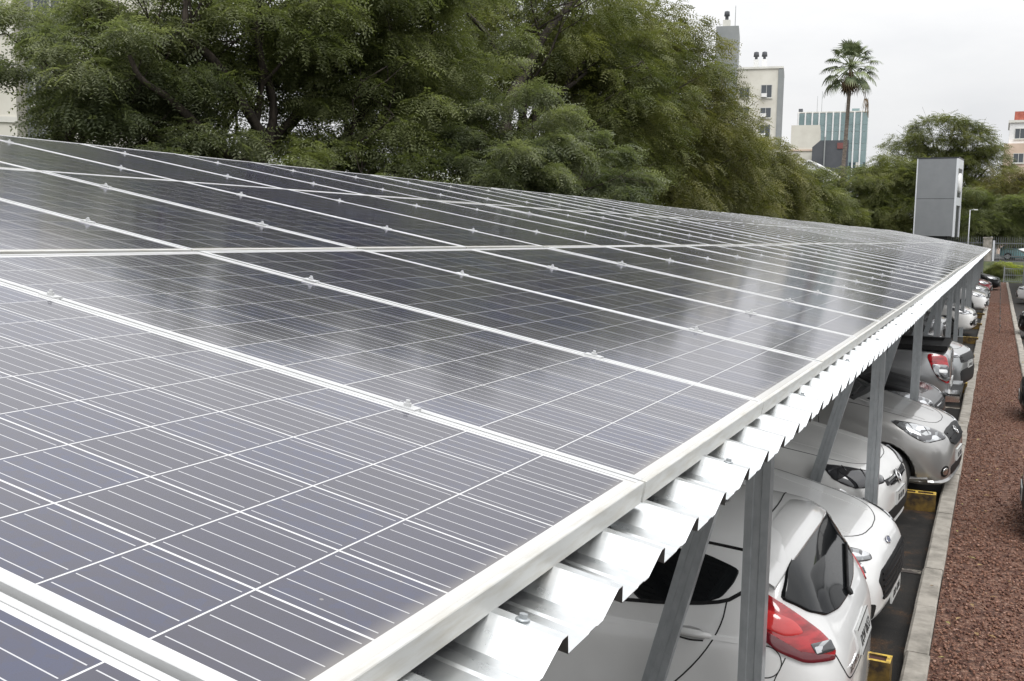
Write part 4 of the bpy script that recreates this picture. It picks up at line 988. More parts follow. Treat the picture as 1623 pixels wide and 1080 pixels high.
def spray_template(npair, length, lw, ll, droop, r):
    """one compound leaf: pairs of small leaflets along a drooping stalk (+x)"""
    vs = []
    for k in range(npair):
        t = (k + .7) / npair; x = length * t; z = -droop * t * t
        for sgn in (-1, 1):
            a = sgn * (1.05 + r.uniform(-.25, .25)); dx, dy = math.cos(a), math.sin(a); s_ = 1 - .35 * abs(t - .45)
            L1, W1 = ll * s_, lw * s_
            tilt = r.uniform(-.35, .25) * L1
            p0 = (x, 0, z); pm = (x + dx * L1 * .5, dy * L1 * .5, z + tilt * .4); p1 = (x + dx * L1, dy * L1, z + tilt - .15 * L1)
            nx, ny = -dy, dx
            vs.append([p0, (pm[0] + nx * W1, pm[1] + ny * W1, pm[2]), p1, (pm[0] - nx * W1, pm[1] - ny * W1, pm[2])])
    return np.array(vs)                                  # (leaflets, 4, 3)

def crown_mesh(name, blobs, nspray, mat, seed, leaf=1.0, npair=6, length=.36, droop=.13, view=None, inner=.12, pad=.62, pads=22, flat=.42, hang=.25, thin=(), thin_r=.55):
    """foliage gathered in flattish pads on the outside of each lobe, compound leaves in every pad, a darker loose filling inside"""
    g = np.random.default_rng(seed); pr_ = random.Random(seed)
    T = [spray_template(npair, length * leaf, .017 * leaf, .088 * leaf, droop * leaf, pr_) for _ in range(6)]
    B_ = np.array([b_[:4] for b_ in blobs], float)
    PC, PD, PR = [], [], []
    for q in B_:
        k = max(6, int(pads * (q[3] / 2.3) ** 1.6))
        d = g.normal(size=(k * 3, 3)); d /= np.linalg.norm(d, axis=1)[:, None]
        if view is not None:
            v = np.array(view, float) - q[:3]; v /= np.linalg.norm(v)
            d = d[(d @ v > -.25) | (g.random(len(d)) < .35)]
        ch = []                                             # spread the pads
        for x in d:
            if len(ch) >= k: break
            if all(np.dot(x, y) < 1 - .42 / math.sqrt(k) for y in ch): ch.append(x)
        ch = np.array(ch)
        rr_ = q[3] * g.uniform(.62, 1.05, len(ch))
        PC.append(q[:3] + ch * rr_[:, None] * np.array([1, 1, .82])); PD.append(ch); PR.append(pad * (q[3] / 2.3) ** .6 * g.uniform(.7, 1.35, len(ch)))
    PC, PD, PR = np.concatenate(PC), np.concatenate(PD), np.concatenate(PR)
    nin = int(nspray * inner); no = nspray - nin
    w = PR ** 2; pk = g.choice(len(PC), no, p=w / w.sum())
    u = g.normal(size=(no, 3)); u /= np.linalg.norm(u, axis=1)[:, None]
    rad = g.random(no) ** .45
    o_ = u * (rad * PR[pk])[:, None]
    o_[:, 2] = o_[:, 2] * flat - hang * (np.hypot(o_[:, 0], o_[:, 1]) / PR[pk]) ** 2 * PR[pk]        # umbrella-shaped pads
    pos = PC[pk] + o_
    dirs = u * .7 + PD[pk] * .6
    bi = g.choice(len(B_), nin, p=B_[:, 3] ** 2 / (B_[:, 3] ** 2).sum())
    ui = g.normal(size=(nin, 3)); ui /= np.linalg.norm(ui, axis=1)[:, None]
    pos = np.concatenate([pos, B_[bi, :3] + ui * (B_[bi, 3] * .75 * g.random(nin) ** .5)[:, None]]); dirs = np.concatenate([dirs, ui])
    padt = g.normal(size=len(PC)) * .16
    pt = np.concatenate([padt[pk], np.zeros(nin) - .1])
    keep = pos[:, 2] > .5
    for p in thin:                                          # thinner foliage on the open side of the bare boughs
        v = np.array(p) - np.array(CAM); D = np.linalg.norm(v); v /= D
        r_ = pos - np.array(CAM); al = r_ @ v; pe = np.linalg.norm(r_ - al[:, None] * v, axis=1)
        keep &= ~((al < D + .2) & (pe < thin_r) & (g.random(n_all := len(pos)) < .90))
    pos, dirs, pt = pos[keep], dirs[keep], pt[keep]; n = len(pos)
    az = np.arctan2(dirs[:, 1], dirs[:, 0]) + g.normal(size=n) * .7; pit = g.normal(size=n) * .30 + dirs[:, 2] * .25 - .18; rol = g.normal(size=n) * .45
    ca, sa, cp, sp_, cr_, sr_ = np.cos(az), np.sin(az), np.cos(pit), np.sin(pit), np.cos(rol), np.sin(rol)
    X = np.stack([ca * cp, sa * cp, sp_], 1); Y0 = np.stack([-sa, ca, 0 * sa], 1); Z0_ = np.cross(X, Y0)
    Y = Y0 * cr_[:, None] + Z0_ * sr_[:, None]; Zv = np.cross(X, Y)
    sc_ = g.uniform(.7, 1.3, n)
    ti = g.integers(0, 6, n); Vs = []; tints = []
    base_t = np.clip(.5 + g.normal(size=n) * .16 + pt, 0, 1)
    for k in range(6):
        m_ = ti == k
        if not m_.any(): continue
        L_ = T[k].reshape(-1, 3)
        W_ = (L_[None, :, 0:1] * X[m_][:, None] + L_[None, :, 1:2] * Y[m_][:, None] + L_[None, :, 2:3] * Zv[m_][:, None]) * sc_[m_][:, None, None] + pos[m_][:, None]
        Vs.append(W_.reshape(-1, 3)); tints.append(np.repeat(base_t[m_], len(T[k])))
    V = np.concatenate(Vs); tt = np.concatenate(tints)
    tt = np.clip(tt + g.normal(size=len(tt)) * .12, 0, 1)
    F = np.arange(len(V)).reshape(-1, 4)
    return np_mesh(name, V, F, mat, tt)

def branch(b, p0, p1, r0, r1, rr, sag=.0, n=6, wob=.12):
    p0, p1 = Vector(p0), Vector(p1); d = p1 - p0; pts = []; rad = []
    ph = [rr.uniform(-1, 1) for _ in range(6)]
    for i in range(n + 1):
        t = i / n; w = math.sin(math.pi * t)
        q = p0 + d * t + Vector((ph[0] * w + ph[1] * math.sin(6.28 * t), ph[2] * w + ph[3] * math.sin(6.28 * t), ph[4] * w + sag * w)) * wob * d.length * .5
        pts.append(q); rad.append(r0 + (r1 - r0) * t ** .8)
    b.tube(pts, rad, 8, cap=False); return pts
def limbs_mesh(name, base, fork, blobs, r0, seed, sub=5, boughs=()):
    rr = random.Random(seed); b = MB(); base, fork = Vector(base), Vector(fork)
    tp = branch(b, base, fork, r0, r0 * .72, rr, n=6, wob=.06)
    b.tube([base + Vector((0, 0, -.1)), base + Vector((0, 0, .35))], [r0 * 1.5, r0 * 1.02], 10, cap=False)
    for bl in blobs:
        c = Vector(bl[:3]); r = bl[3]
        main = branch(b, tp[-1 if rr.random() < .6 else -2], c + Vector((0, 0, -.25 * r)), r0 * .48, r0 * .2, rr, sag=.18, n=7, wob=.14)
        for _ in range(sub):
            v = Vector((rr.gauss(0, 1), rr.gauss(0, 1), rr.gauss(.25, .8))).normalized() * r * rr.uniform(.7, .95); v.z *= .8
            s_ = branch(b, main[rr.randint(3, 7)], c + v, r0 * .17, r0 * .05, rr, sag=.1, n=5, wob=.16)
            for _k in range(3):
                v2 = Vector((rr.gauss(0, 1), rr.gauss(0, 1), rr.gauss(.1, .6))).normalized() * r * .42
                branch(b, s_[rr.randint(2, 5)], s_[-1] + v2, r0 * .06, r0 * .018, rr, n=3, wob=.15)
    for pts, ra, rb in boughs:                              # big bare boughs towards the open side
        P_ = [Vector(p) for p in pts]; Q = P_
        for _ in range(2): Q = [Q[0]] + [q for i in range(len(Q) - 1) for q in (Q[i].lerp(Q[i + 1], .25), Q[i].lerp(Q[i + 1], .75))] + [Q[-1]]
        b.tube([tp[-1]] + Q, [ra * 1.1] + [ra + (rb - ra) * i / (len(Q) - 1) for i in range(len(Q))], 8, cap=False)
    return b.mesh(name, m_bark)

def tree(name, label, base, fork, blobs, nspray, mat, r0, seed, group='trees beyond the canopy ridge', sub=5, boughs=(), **kw):
    o = empty(name, base, label, 'tree', group)
    off = -Vector(base)
    t = link_mesh('trunk', limbs_mesh('trunk', base, fork, blobs, r0, seed, sub, boughs), o, off)
    c_ = link_mesh('crown', crown_mesh('crown', blobs, nspray, LM_[mat], seed, view=CAM, thin=[p for q in boughs for p in q[0]], **kw), o, off)
    return o

tree('street_tree', 'grey-green tree at the far left, in front of the beige building', (-17.5, 13.6, 0), (-17.2, 13.8, 3.2),
     [(-15.8, 14.4, 6.2, 1.9), (-16.2, 15.0, 4.9, 1.8), (-17.2, 16.4, 6.7, 1.8), (-15.2, 15.4, 4.4, 1.8), (-14.6, 13.6, 3.0, 1.3), (-16.4, 14.2, 6.4, 1.4), (-18.6, 11.6, 4.0, 1.3), (-15.0, 12.2, 2.7, 1.2)], 13000, 'blue', .17, 21, leaf=1.05, pad=.52, pads=20)
tree('street_tree', 'large dark tree with crooked black boughs, second from the left', (-15.4, 17.6, 0), (-15.2, 17.5, 3.6),
     [(-15.2, 15.6, 7.4, 2.1), (-14.6, 17.6, 7.9, 2.4), (-14.0, 20.2, 8.4, 2.5), (-16.4, 19.0, 6.4, 2.4), (-13.6, 20.8, 6.0, 2.4), (-13.2, 22.6, 8.2, 2.5), (-16.6, 16.2, 5.6, 1.9), (-12.8, 22.8, 5.2, 1.9), (-15.0, 22.0, 9.0, 2.6), (-13.2, 16.8, 3.7, 1.6), (-12.6, 19.4, 3.9, 1.7), (-15.4, 24.6, 7.6, 2.5)], 36000, 'deep', .27, 22, leaf=1.15, pad=.60, pads=22, sub=6,
     boughs=[([(-14.3, 17.24, 4.2), (-14.3, 15.94, 4.52), (-14.3, 15.13, 5.12), (-14.3, 14.48, 5.48), (-14.3, 13.84, 5.65), (-14.3, 13.59, 6.08)], .13, .035),
             ([(-14.5, 17.6, 5.0), (-14.5, 16.01, 6.52), (-14.5, 15.34, 6.59), (-14.5, 15.24, 7.14), (-14.5, 15.39, 7.8)], .12, .05), ([(-14.5, 17.7, 4.64), (-14.5, 18.15, 5.67), (-14.5, 17.31, 7.07), (-14.5, 17.74, 8.3)], .13, .05)])
tree('small_tree', 'low grey-green bushy tree rising just behind the ridge in the middle', (-10.2, 23.4, 0), (-10.2, 23.4, 2.2),
     [(-10.6, 22.6, 5.2, 1.75), (-9.8, 24.6, 4.6, 1.8), (-10.2, 21.4, 3.9, 1.6), (-9.6, 26.6, 3.8, 1.7), (-10.4, 23.4, 3.4, 1.7), (-9.7, 25.6, 3.0, 1.6), (-10.9, 20.6, 3.0, 1.4)], 16000, 'blue', .14, 23, leaf=1.05, pad=.46, pads=24)
tree('street_tree', 'tallest spreading tree with forked dark boughs and sky gaps, in the middle', (-16.0, 34.0, 0), (-16.0, 34.0, 4.6),
     [(-17.5, 29.5, 10.2, 3.0), (-15.0, 32.6, 10.8, 3.0), (-14.6, 37.2, 10.6, 3.4), (-16.8, 37.6, 11.0, 3.3), (-13.6, 35.4, 7.8, 3.0), (-18.0, 33.0, 8.4, 2.6), (-13.4, 39.6, 9.0, 3.1), (-18.4, 29.6, 7.4, 2.3), (-13.2, 37.4, 5.8, 2.6), (-14.4, 31.6, 5.4, 2.2), (-13.0, 34.0, 4.4, 2.2), (-15.6, 40.8, 10.4, 3.0)], 29000, 'mid', .36, 24, leaf=1.45, pad=.70, pads=20, sub=6, thin_r=.75,
     boughs=[([(-14.6, 30.15, 6.0), (-14.6, 30.34, 7.32), (-14.6, 31.8, 8.57), (-14.6, 32.97, 9.84), (-14.6, 35.65, 11.6)], .26, .09), ([(-14.6, 31.8, 8.57), (-14.6, 29.59, 8.44), (-14.6, 29.02, 9.15), (-14.6, 27.38, 9.6)], .14, .05),
             ([(-14.6, 33.08, 7.65), (-14.6, 35.52, 8.42), (-14.6, 37.43, 9.29)], .13, .05)])
tree('street_tree', 'big olive-green tree whose crown slopes down to the open sky', (-15.6, 48.5, 0), (-15.4, 48.5, 4.8),
     [(-15.8, 44.0, 11.4, 3.3), (-15.2, 46.6, 11.2, 3.4), (-14.8, 49.4, 9.6, 3.3), (-13.8, 47.6, 8.6, 3.3), (-13.4, 50.8, 7.4, 3.1), (-14.4, 53.2, 7.2, 2.9), (-13.2, 53.8, 5.2, 2.8), (-14.6, 44.0, 8.2, 3.2), (-13.8, 47.4, 5.4, 3.0), (-13.2, 42.8, 4.8, 2.6), (-14.0, 57.0, 5.4, 2.6)], 29000, 'olive', .34, 25, leaf=1.65, droop=.20, pad=.72, pads=22, hang=.4)
tree('street_tree', 'olive tree with autumn tint, lower right shoulder of the tree line', (-14.8, 64.0, 0), (-14.8, 64.0, 3.6),
     [(-15.2, 60.0, 7.6, 2.7), (-14.4, 63.6, 7.2, 2.7), (-13.6, 67.0, 6.0, 2.6), (-13.4, 63.4, 5.0, 2.6), (-12.8, 69.4, 4.8, 2.4), (-12.8, 66.6, 3.6, 2.4), (-14.2, 60.2, 5.0, 2.6), (-12.6, 60.8, 7.0, 2.2), (-12.2, 64.6, 6.2, 2.2)], 18000, 'olive', .24, 26, leaf=1.9, droop=.2, pad=.7, hang=.4)
tree('street_tree', 'rounded green tree at the right foot of the tree line, below the teal office block', (-13.0, 78.0, 0), (-13.0, 78.0, 2.6),
     [(-13.4, 76.0, 6.2, 2.6), (-12.4, 79.0, 5.8, 2.6), (-11.6, 81.4, 5.0, 2.4), (-12.4, 77.4, 3.4, 2.4), (-11.2, 80.4, 2.8, 2.2)], 8500, 'mid', .2, 27, leaf=2.1, pad=.7)
tree('dense_tree', 'dark glossy evergreen left of the grey sign tower', (-9.2, 90.0, 1.4), (-9.2, 90.0, 3.4),
     [(-10.4, 89.0, 7.0, 2.6), (-8.0, 90.0, 7.6, 2.7), (-9.4, 88.6, 4.6, 2.6), (-6.6, 89.6, 5.2, 2.6), (-11.6, 90.2, 4.4, 2.2), (-5.4, 90.6, 8.2, 2.0), (-7.4, 88.4, 3.6, 2.2)], 11000, 'mid', .28, 28, leaf=2.1, pad=.75)
tree('broad_tree', 'broad domed tree on the skyline behind the grey sign tower', (-5.4, 112.0, 1.4), (-5.4, 112.0, 6.0),
     [(-8.6, 110.5, 11.4, 3.0), (-5.8, 111.0, 13.4, 3.1), (-2.8, 112.0, 12.8, 2.8), (-1.0, 112.5, 10.8, 2.4), (-10.4, 112.0, 9.4, 2.4), (-4.6, 110.4, 9.6, 2.8), (.2, 113.0, 7.6, 2.0), (-8.0, 110.4, 7.6, 2.6), (-1.6, 111.0, 8.0, 2.4)], 13000, 'mid', .40, 29, leaf=2.1, pad=.7)
tree('street_tree', 'brownish thin tree right of the grey sign tower', (1.6, 97.0, 1.4), (1.5, 97.0, 4.2),
     [(.2, 96.6, 7.2, 2.2), (2.2, 97.6, 6.2, 2.0), (1.0, 96.4, 5.2, 2.0), (3.6, 98.0, 7.4, 1.6)], 7000, 'brownish', .22, 30, leaf=1.9, sub=7, flat=.8, hang=.1, pad=.8)
tree('bushy_tree', 'low leafy tree between the sign tower and the fence post', (-.6, 92.0, 1.4), (-.6, 92.0, 2.6),
     [(-1.2, 91.6, 4.2, 1.6), (.4, 92.2, 3.9, 1.6), (1.8, 92.6, 4.2, 1.6), (3.2, 93.0, 4.9, 1.9), (-2.4, 92.4, 4.0, 1.6), (-1.4, 92.6, 5.9, 1.7), (.4, 93.0, 5.6, 1.7), (1.8, 93.2, 5.4, 1.5)], 12500, 'deep', .14, 31, leaf=1.9, flat=.9, hang=.1)
tree('bushy_tree', 'bright green bushy tree at the right border above the fence', (5.0, 100.0, 1.4), (5.0, 100.0, 3.0),
     [(4.2, 99.6, 6.2, 1.9), (5.8, 100.4, 6.8, 2.0), (5.0, 99.4, 4.6, 1.8), (3.2, 100, 4.6, 1.4)], 5200, 'lime', .16, 32, leaf=2.1)
# far belt of trees closing the street to the left, one mass
bl = []
rr = random.Random(77)
for k in range(26):
    t = k / 25.0
    bl.append((-44 + 34 * t + rr.uniform(-2, 2), 118 + 10 * math.sin(k * 1.7), 4.4 + rr.uniform(-1, 1.2), rr.uniform(3.0, 4.2)))
o = link_mesh('distant_trees', crown_mesh('distant_trees', bl, 11000, LM_['deep'], 55, leaf=3.2))
tag(o, 'far belt of dark trees closing the view under the buildings', 'trees', kind='stuff')
# trees behind the street trees on the far left, one mass closing gaps low down
bl = []
for k in range(30):
    t = k / 29.0
    bl.append((-27 + rr.uniform(-2, 2), 14 + 70 * t, 3.6 + rr.uniform(-1, 1.2), rr.uniform(2.6, 3.5)))
o = link_mesh('distant_hedge', crown_mesh('distant_hedge', bl, 24000, LM_['deep'], 56, leaf=2.0))
tag(o, 'dark belt of shrubs behind the street trees', 'shrubs', kind='stuff')

# ---------------------------------------------------------------- fan palm
def fan_palm(base, top):
    rr = random.Random(4); o = empty('palm_tree', base, 'tall slim fan palm against the white sky', 'palm tree')
    h = top - base[2]; b = MB()
    path = [(0.15 * math.sin(t * 2.2) + .45 * t, 0, h * t) for t in [k / 14 for k in range(15)]]
    b.tube(path, [.235 - .07 * (k / 14) + (.12 if k == 0 else 0) for k in range(15)], 12)
    tr_ = P('palm_trunk', (.14, .11, .09), .9); noise_col(tr_, (.085, .07, .057), (.24, .20, .165), 2.5, 6, stretch=(1, 1, 6), bump=.5, bdist=.04)
    b.build('trunk', tr_, o)
    P0 = Vector(path[-1]) + Vector((0, 0, .1))
    green = P('palm_frond', (.075, .095, .04), .5); noise_col(green, (.075, .105, .045), (.21, .24, .115), .9, 3)
    dead = P('dead_frond', (.17, .11, .06), .9); noise_col(dead, (.08, .055, .03), (.22, .15, .085), 2, 4)
    def frond(el, az, ln, rad, mat, droop, nseg=18):
        b = MB(); d = Vector((math.cos(az) * math.cos(el), math.sin(az) * math.cos(el), math.sin(el)))
        pts = [P0 + d * ln * t + Vector((0, 0, -droop * .35 * t * t * ln)) for t in (0, .25, .5, .75, 1)]
        b.tube(pts, [.05, .04, .035, .03, .025], 5)
        hub = pts[-1]; ax = (pts[-1] - pts[-2]).normalized(); side = ax.cross(Vector((0, 0, 1)))
        side = side.normalized() if side.length > .1 else Vector((1, 0, 0)); up = side.cross(ax)
        for k in range(nseg):
            a = (k / (nseg - 1) - .5) * 3.9; L_ = rad * (1 - .25 * abs(a) / 2.2) * rr.uniform(.85, 1.08)
            dv = ax * math.cos(a) + side * math.sin(a); nv = dv.cross(up).normalized(); w = .06
            q = []
            for t, ww in ((0, .3), (.4, 1), (.72, .8), (1, .06)):
                c = hub + dv * L_ * t + up * (.12 * math.sin(t * 3.1) * rad) + Vector((0, 0, -droop * rad * (max(0, t - .35) ** 1.6) * .95))
                q.append((c + nv * w * ww, c - nv * w * ww + up * .02))
            vs = [v for pr2 in q for v in pr2]
            b.add(vs, [(0, 1, 3, 2), (2, 3, 5, 4), (4, 5, 7, 6)])
        b.build('frond', mat, o)
    n = 42
    for k in range(n):
        t = (k + .5) / n; el = R(86 - 128 * t); az = k * 2.39996 + rr.uniform(-.2, .2)
        frond(el, az, rr.uniform(1.7, 2.2), rr.uniform(.95, 1.15), green, .22 + .6 * t)
    for k in range(16):
        frond(R(rr.uniform(-86, -66)), k * 2.4, rr.uniform(.9, 1.5), rr.uniform(.8, 1.1), dead, .6, 10)
    for k in range(3):
        frond(R(-30), R(-20 + 15 * k), 1.9, .7, dead, 3.4, 6)
fan_palm((-14.2, 105.0, 1.4), 19.6)

# ================================================================== BUILDINGS AND STREET
m_cream = P('cream_render', (.62, .60, .54), .9); noise_col(m_cream, (.56, .535, .47), (.68, .66, .59), .35, 6, rough_n=.65)
m_pale = P('pale_render', (.66, .65, .60), .9); noise_col(m_pale, (.58, .57, .52), (.72, .71, .66), .4, 6)
m_pink = P('pinkish_render', (.62, .48, .38), .9); noise_col(m_pink, (.52, .40, .31), (.68, .54, .44), .3, 6)
m_greywall = P('grey_render', (.26, .275, .275), .9); noise_col(m_greywall, (.23, .245, .245), (.29, .30, .30), .3, 5)
m_darkwall = P('charcoal_render', (.085, .09, .10), .85); noise_col(m_darkwall, (.07, .075, .085), (.10, .105, .115), .4, 5)
m_white = P('white_render', (.78, .78, .77), .8); noise_col(m_white, (.70, .70, .69), (.82, .82, .81), .5, 5)
m_red = P('red_roof_tile', (.36, .10, .07), .85); noise_col(m_red, (.28, .075, .055), (.42, .13, .09), 2, 5)
m_win = P('window_glass', (.075, .085, .095), .12); m_frame = P('window_frame', (.5, .5, .48), .5)
m_teal = P('teal_glass', (.20, .28, .285), .12, 0, 0, .5); noise_col(m_teal, (.175, .25, .255), (.235, .315, .32), .5, 4)
m_tealdk = P('dark_teal_glass', (.05, .085, .10), .10)

def boxm(name, mat, parent, x0, x1, y0, y1, z0, z1):
    b = MB(); b.box(x0, x1, y0, y1, z0, z1); return b.build(name, mat, parent)
def window(parent, x0, x1, y, z0, z1, ac=False, split=True, axis='x'):
    """window in a wall facing -y (or +x with axis 'y'): recessed pane, frame, sill"""
    def bx(b, u0, u1, d0, d1, w0, w1):
        if axis == 'x': b.box(u0, u1, y + d0, y + d1, w0, w1)
        else: b.box(y - d1, y - d0, u0, u1, w0, w1)
    b = MB(); f = .07
    bx(b, x0, x1, -.06, .0, z0, z0 + f); bx(b, x0, x1, -.06, .0, z1 - f, z1); bx(b, x0, x0 + f, -.06, 0, z0 + f, z1 - f); bx(b, x1 - f, x1, -.06, 0, z0 + f, z1 - f)
    if split: bx(b, (x0 + x1) / 2 - .03, (x0 + x1) / 2 + .03, -.05, 0, z0 + f, z1 - f)
    w = b.build('window', m_frame, parent)
    b = MB(); bx(b, x0 + f, x1 - f, -.025, -.004, z0 + f, z1 - f); b.build('pane', m_win, w)
    b = MB(); bx(b, x0 - .1, x1 + .1, -.16, -.065, z0 - .1, z0); b.build('sill', m_pale, w)
    if ac:
        b = MB(); bx(b, x0 + .1, x0 + .9, -.5, -.07, z0 + .08, z0 + .62); b.build('air_conditioner', m_white, w)

# tall slab tower with its stair head (top left of the open sky)
t = empty('tower_building', (-37.2, 150, 1.4), 'grey windowless stair tower rising behind the olive tree', 'building', None, R(12))
boxm('wall', m_greywall, t, -1.75, 1.5, 0, 9, -1, 32.3)
b = MB(); b.box(-.9, .2, 2, 3.2, 32.3, 33.6); b.build('vent_housing', m_pale, t)
b = MB(); b.lathe([(.25, 33.6), (.25, 34.2), (.42, 34.25), (.36, 34.9), (0, 35.0)], (-.35, 2.6, 0), n=12); b.build('vent_cap', m_darkwall, t)
b = MB(); b.tube([(.9, 2, 32.3), (.9, 2, 35.6)], .05, 6); b.build('antenna', m_greywall, t)
# cream apartment block
t = empty('apartment_building', (-33, 152, 1.4), 'cream apartment block with air conditioners and roof vents', 'building', None, R(10))
boxm('wall', m_cream, t, -3.0, 2.9, 0, 9, -1, 26.2)
boxm('side_panel', m_greywall, t, -6.3, -3.003, .6, 9, -1, 26.0); boxm('side_panel', m_greywall, t, 2.903, 3.6, -.15, 9, -1, 26.1)
b = MB(); b.box(-6.3, 3.62, -.18, 9.1, 26.2, 26.5); b.build('parapet', m_pale, t)
for k in range(8):
    z = 22.0 - 2.9 * k
    window(t, .5, 2.1, 0, z, z + 1.9 if k % 2 == 0 else z + 1.5, ac=True); window(t, -2.6, -1.1, 0, z + .1, z + 1.6, ac=(k % 2 == 1))
for dx in (-4.9, -.5, .7):
    b = MB(); b.box(dx - .35, dx + .35, 3, 3.8, 26.5, 28.1); b.build('chimney', m_white, t)
    b = MB(); b.lathe([(.2, 28.1), (.2, 28.5), (.42, 28.55), (.34, 29.2), (0, 29.3)], (dx, 3.4, 0), n=12); b.build('vent_cap', m_darkwall, t)
# teal glass office
t = empty('office_building', (-27.6, 190, 1.4), 'teal glass office block with white vertical fins behind the palm', 'office building', None, R(7))
boxm('wall', m_white, t, -6.2, 6.0, .05, 12, -1, 24.0)
boxm('roof_unit', m_teal, t, 3.1, 4.4, 3, 6, 24.2, 25.0); boxm('roof_unit', m_darkwall, t, -6.1, -5.4, 1, 2.4, 24.2, 24.9)
b = MB(); b.box(-6.2, 6.0, -.12, 12.05, 24.0, 24.2); b.build('parapet', m_pale, t)
rw = random.Random(9)
for k in range(10):
    x0 = -6.0 + 1.2 * k
    b = MB(); b.box(x0 - .12, x0 + .12, -.35, .05, -1, 24.0); b.build('fin', m_white, t)
    for j in range(7):
        z1 = 23.9 - 3.3 * j
        b = MB(); b.box(x0 + .13, x0 + 1.07, -.05, .045, z1 - 2.1, z1); b.build('window', m_teal, t)
        if j in (2, 3, 4):
            dk = rw.random()
            b = MB(); b.box(x0 + .13, x0 + .60, -.04, .045, z1 - 3.24, z1 - 2.14); b.build('window', m_tealdk if dk < .55 else m_teal, t)
            b = MB(); b.box(x0 + .64, x0 + 1.07, -.04, .045, z1 - 3.24, z1 - 2.14); b.build('window', m_tealdk if dk > .35 else m_pale, t)
        else:
            b = MB(); b.box(x0 + .13, x0 + 1.07, -.04, .045, z1 - 3.24, z1 - 2.14); b.build('window', m_teal, t)
for x, hh in ((-3.0, 27.5), (-2.2, 28.3), (1.9, 26.2), (6.9, 27.0)):
    b = MB(); b.tube([(min(x, 5.8), 4, 24.1), (min(x, 5.8), 4, hh)], .035, 5); b.build('antenna', m_greywall, t)
# low cream house and charcoal box
t = empty('cream_building', (-22.0, 131, 1.4), 'low cream building left of the charcoal block', 'building', None, R(8))
boxm('wall', m_cream, t, -1.9, 1.55, 0, 8, -1, 15.6); boxm('wing', m_cream, t, -4.2, -1.903, .6, 8, -1, 12.8)
b = MB(); b.box(-2.0, 1.65, -.12, 8.1, 12.4, 12.6); b.build('cornice', m_pink, t)
window(t, -1.0, .4, 0, 9.2, 10.8, split=False); boxm('roof_unit', m_darkwall, t, -3.1, -2.6, 2, 3, 15.0, 16.2) if False else None
t = empty('charcoal_building', (-18.3, 126, 1.4), 'charcoal block with sloping left corner in front of the teal offices', 'building', None, R(8))
b = MB(); pr = [(-2.1, -1), (2.05, -1), (2.05, 13.2), (-1.2, 13.2), (-2.1, 12.4)]
vs = [(x, 0, z) for x, z in pr] + [(x, 7, z) for x, z in pr]
b.add(vs, [(0, 1, 2, 3, 4), (9, 8, 7, 6, 5)] + [(i, i + 5, (i + 1) % 5 + 5, (i + 1) % 5) for i in range(5)]); b.build('wall', m_darkwall, t)
boxm('sign_panel', P('faded_red', (.20, .075, .07), .8), t, .75, 1.9, -.08, -.003, 12.2, 12.9); boxm('downpipe', m_greywall, t, -.75, -.6, -.16, -.003, -1, 13.6)
t = empty('white_house', (-17.6, 108, 1.4), 'pale gabled roof peeping above the shrubs left of the palm trunk', 'house')
b = MB(); pr = [(-3.6, -1), (3.0, -1), (3.0, 7.6), (-.1, 9.4), (-3.6, 6.4)]
vs = [(x, 0, z) for x, z in pr] + [(x, 7, z) for x, z in pr]
b.add(vs, [(0, 1, 2, 3, 4), (9, 8, 7, 6, 5)] + [(i, i + 5, (i + 1) % 5 + 5, (i + 1) % 5) for i in range(5)]); b.build('wall', m_white, t)
b = MB(); vs = [(-4.0, -.3, 6.12), (-.1, -.3, 9.45), (-.1, 7.3, 9.45), (-4.0, 7.3, 6.12), (3.3, -.3, 7.5), (3.3, 7.3, 7.5)]
vs2 = [(x, y, z + .16) for x, y, z in vs]; b.add(vs2 + vs, [(0, 1, 2, 3), (1, 4, 5, 2), (9, 8, 7, 6), (8, 11, 10, 7), (0, 6, 7, 1), (1, 7, 10, 4), (4, 10, 11, 5), (3, 2, 8, 9), (2, 5, 11, 8), (0, 3, 9, 6)]); b.build('roof', m_white, t)
# right border: pinkish building
t = empty('pink_building', (4.75, 140, 1.4), 'pinkish building with white upper floor and red tiled top at the right border', 'building')
boxm('wall', m_pink, t, -4.4, 9, 0, 10, -1, 13.6); boxm('upper_floor', m_white, t, -3.9, 9, .8, 10, 13.6, 16.2)
boxm('cornice', m_pale, t, -4.05, 9.2, .6, 10.2, 16.2, 16.5); boxm('roof', m_red, t, -3.4, 6, 2, 8, 16.5, 17.7)
for x in (-3.3, -1.0, 1.3): window(t, x, x + 1.2, .8, 14.2, 15.5)
window(t, -3.3, -2.1, 0, 11.2, 12.4); window(t, -3.3, -2.1, 0, 8.2, 9.4); window(t, -.6, .7, 0, 11.2, 12.4)
# left border: beige building behind the first tree, its corner turned to the camera
t = empty('beige_building', (-31.0, 24.0, 0), 'beige apartment building glimpsed at the far left behind leaves', 'building', None, R(35))
boxm('wall', m_cream, t, -9, .35, 0, 9, 0, 14.2); boxm('recess_wall', m_greywall, t, .353, 2.2, 1.2, 9, 0, 13.9); boxm('end_wall', m_cream, t, 2.203, 4.4, .2, 9, 0, 14.0)
for k in range(4):
    z = 1.2 + 3.0 * k
    window(t, .6, 1.9, 1.2, z, z + 1.7); window(t, -3.6, -2.0, 0, z, z + 1.5); window(t, -7.0, -5.4, 0, z, z + 1.5)
    boxm('floor_band', m_pale, t, -9.05, .38, -.06, -.003, z - .75, z - .55)

# ---------------------------------------------------------------- grey sign tower
t = empty('sign_tower', (-3.95, 82.0, 0), 'grey panelled sign tower with slot and white round emblem on its right flank', 'sign tower', None, R(-6))
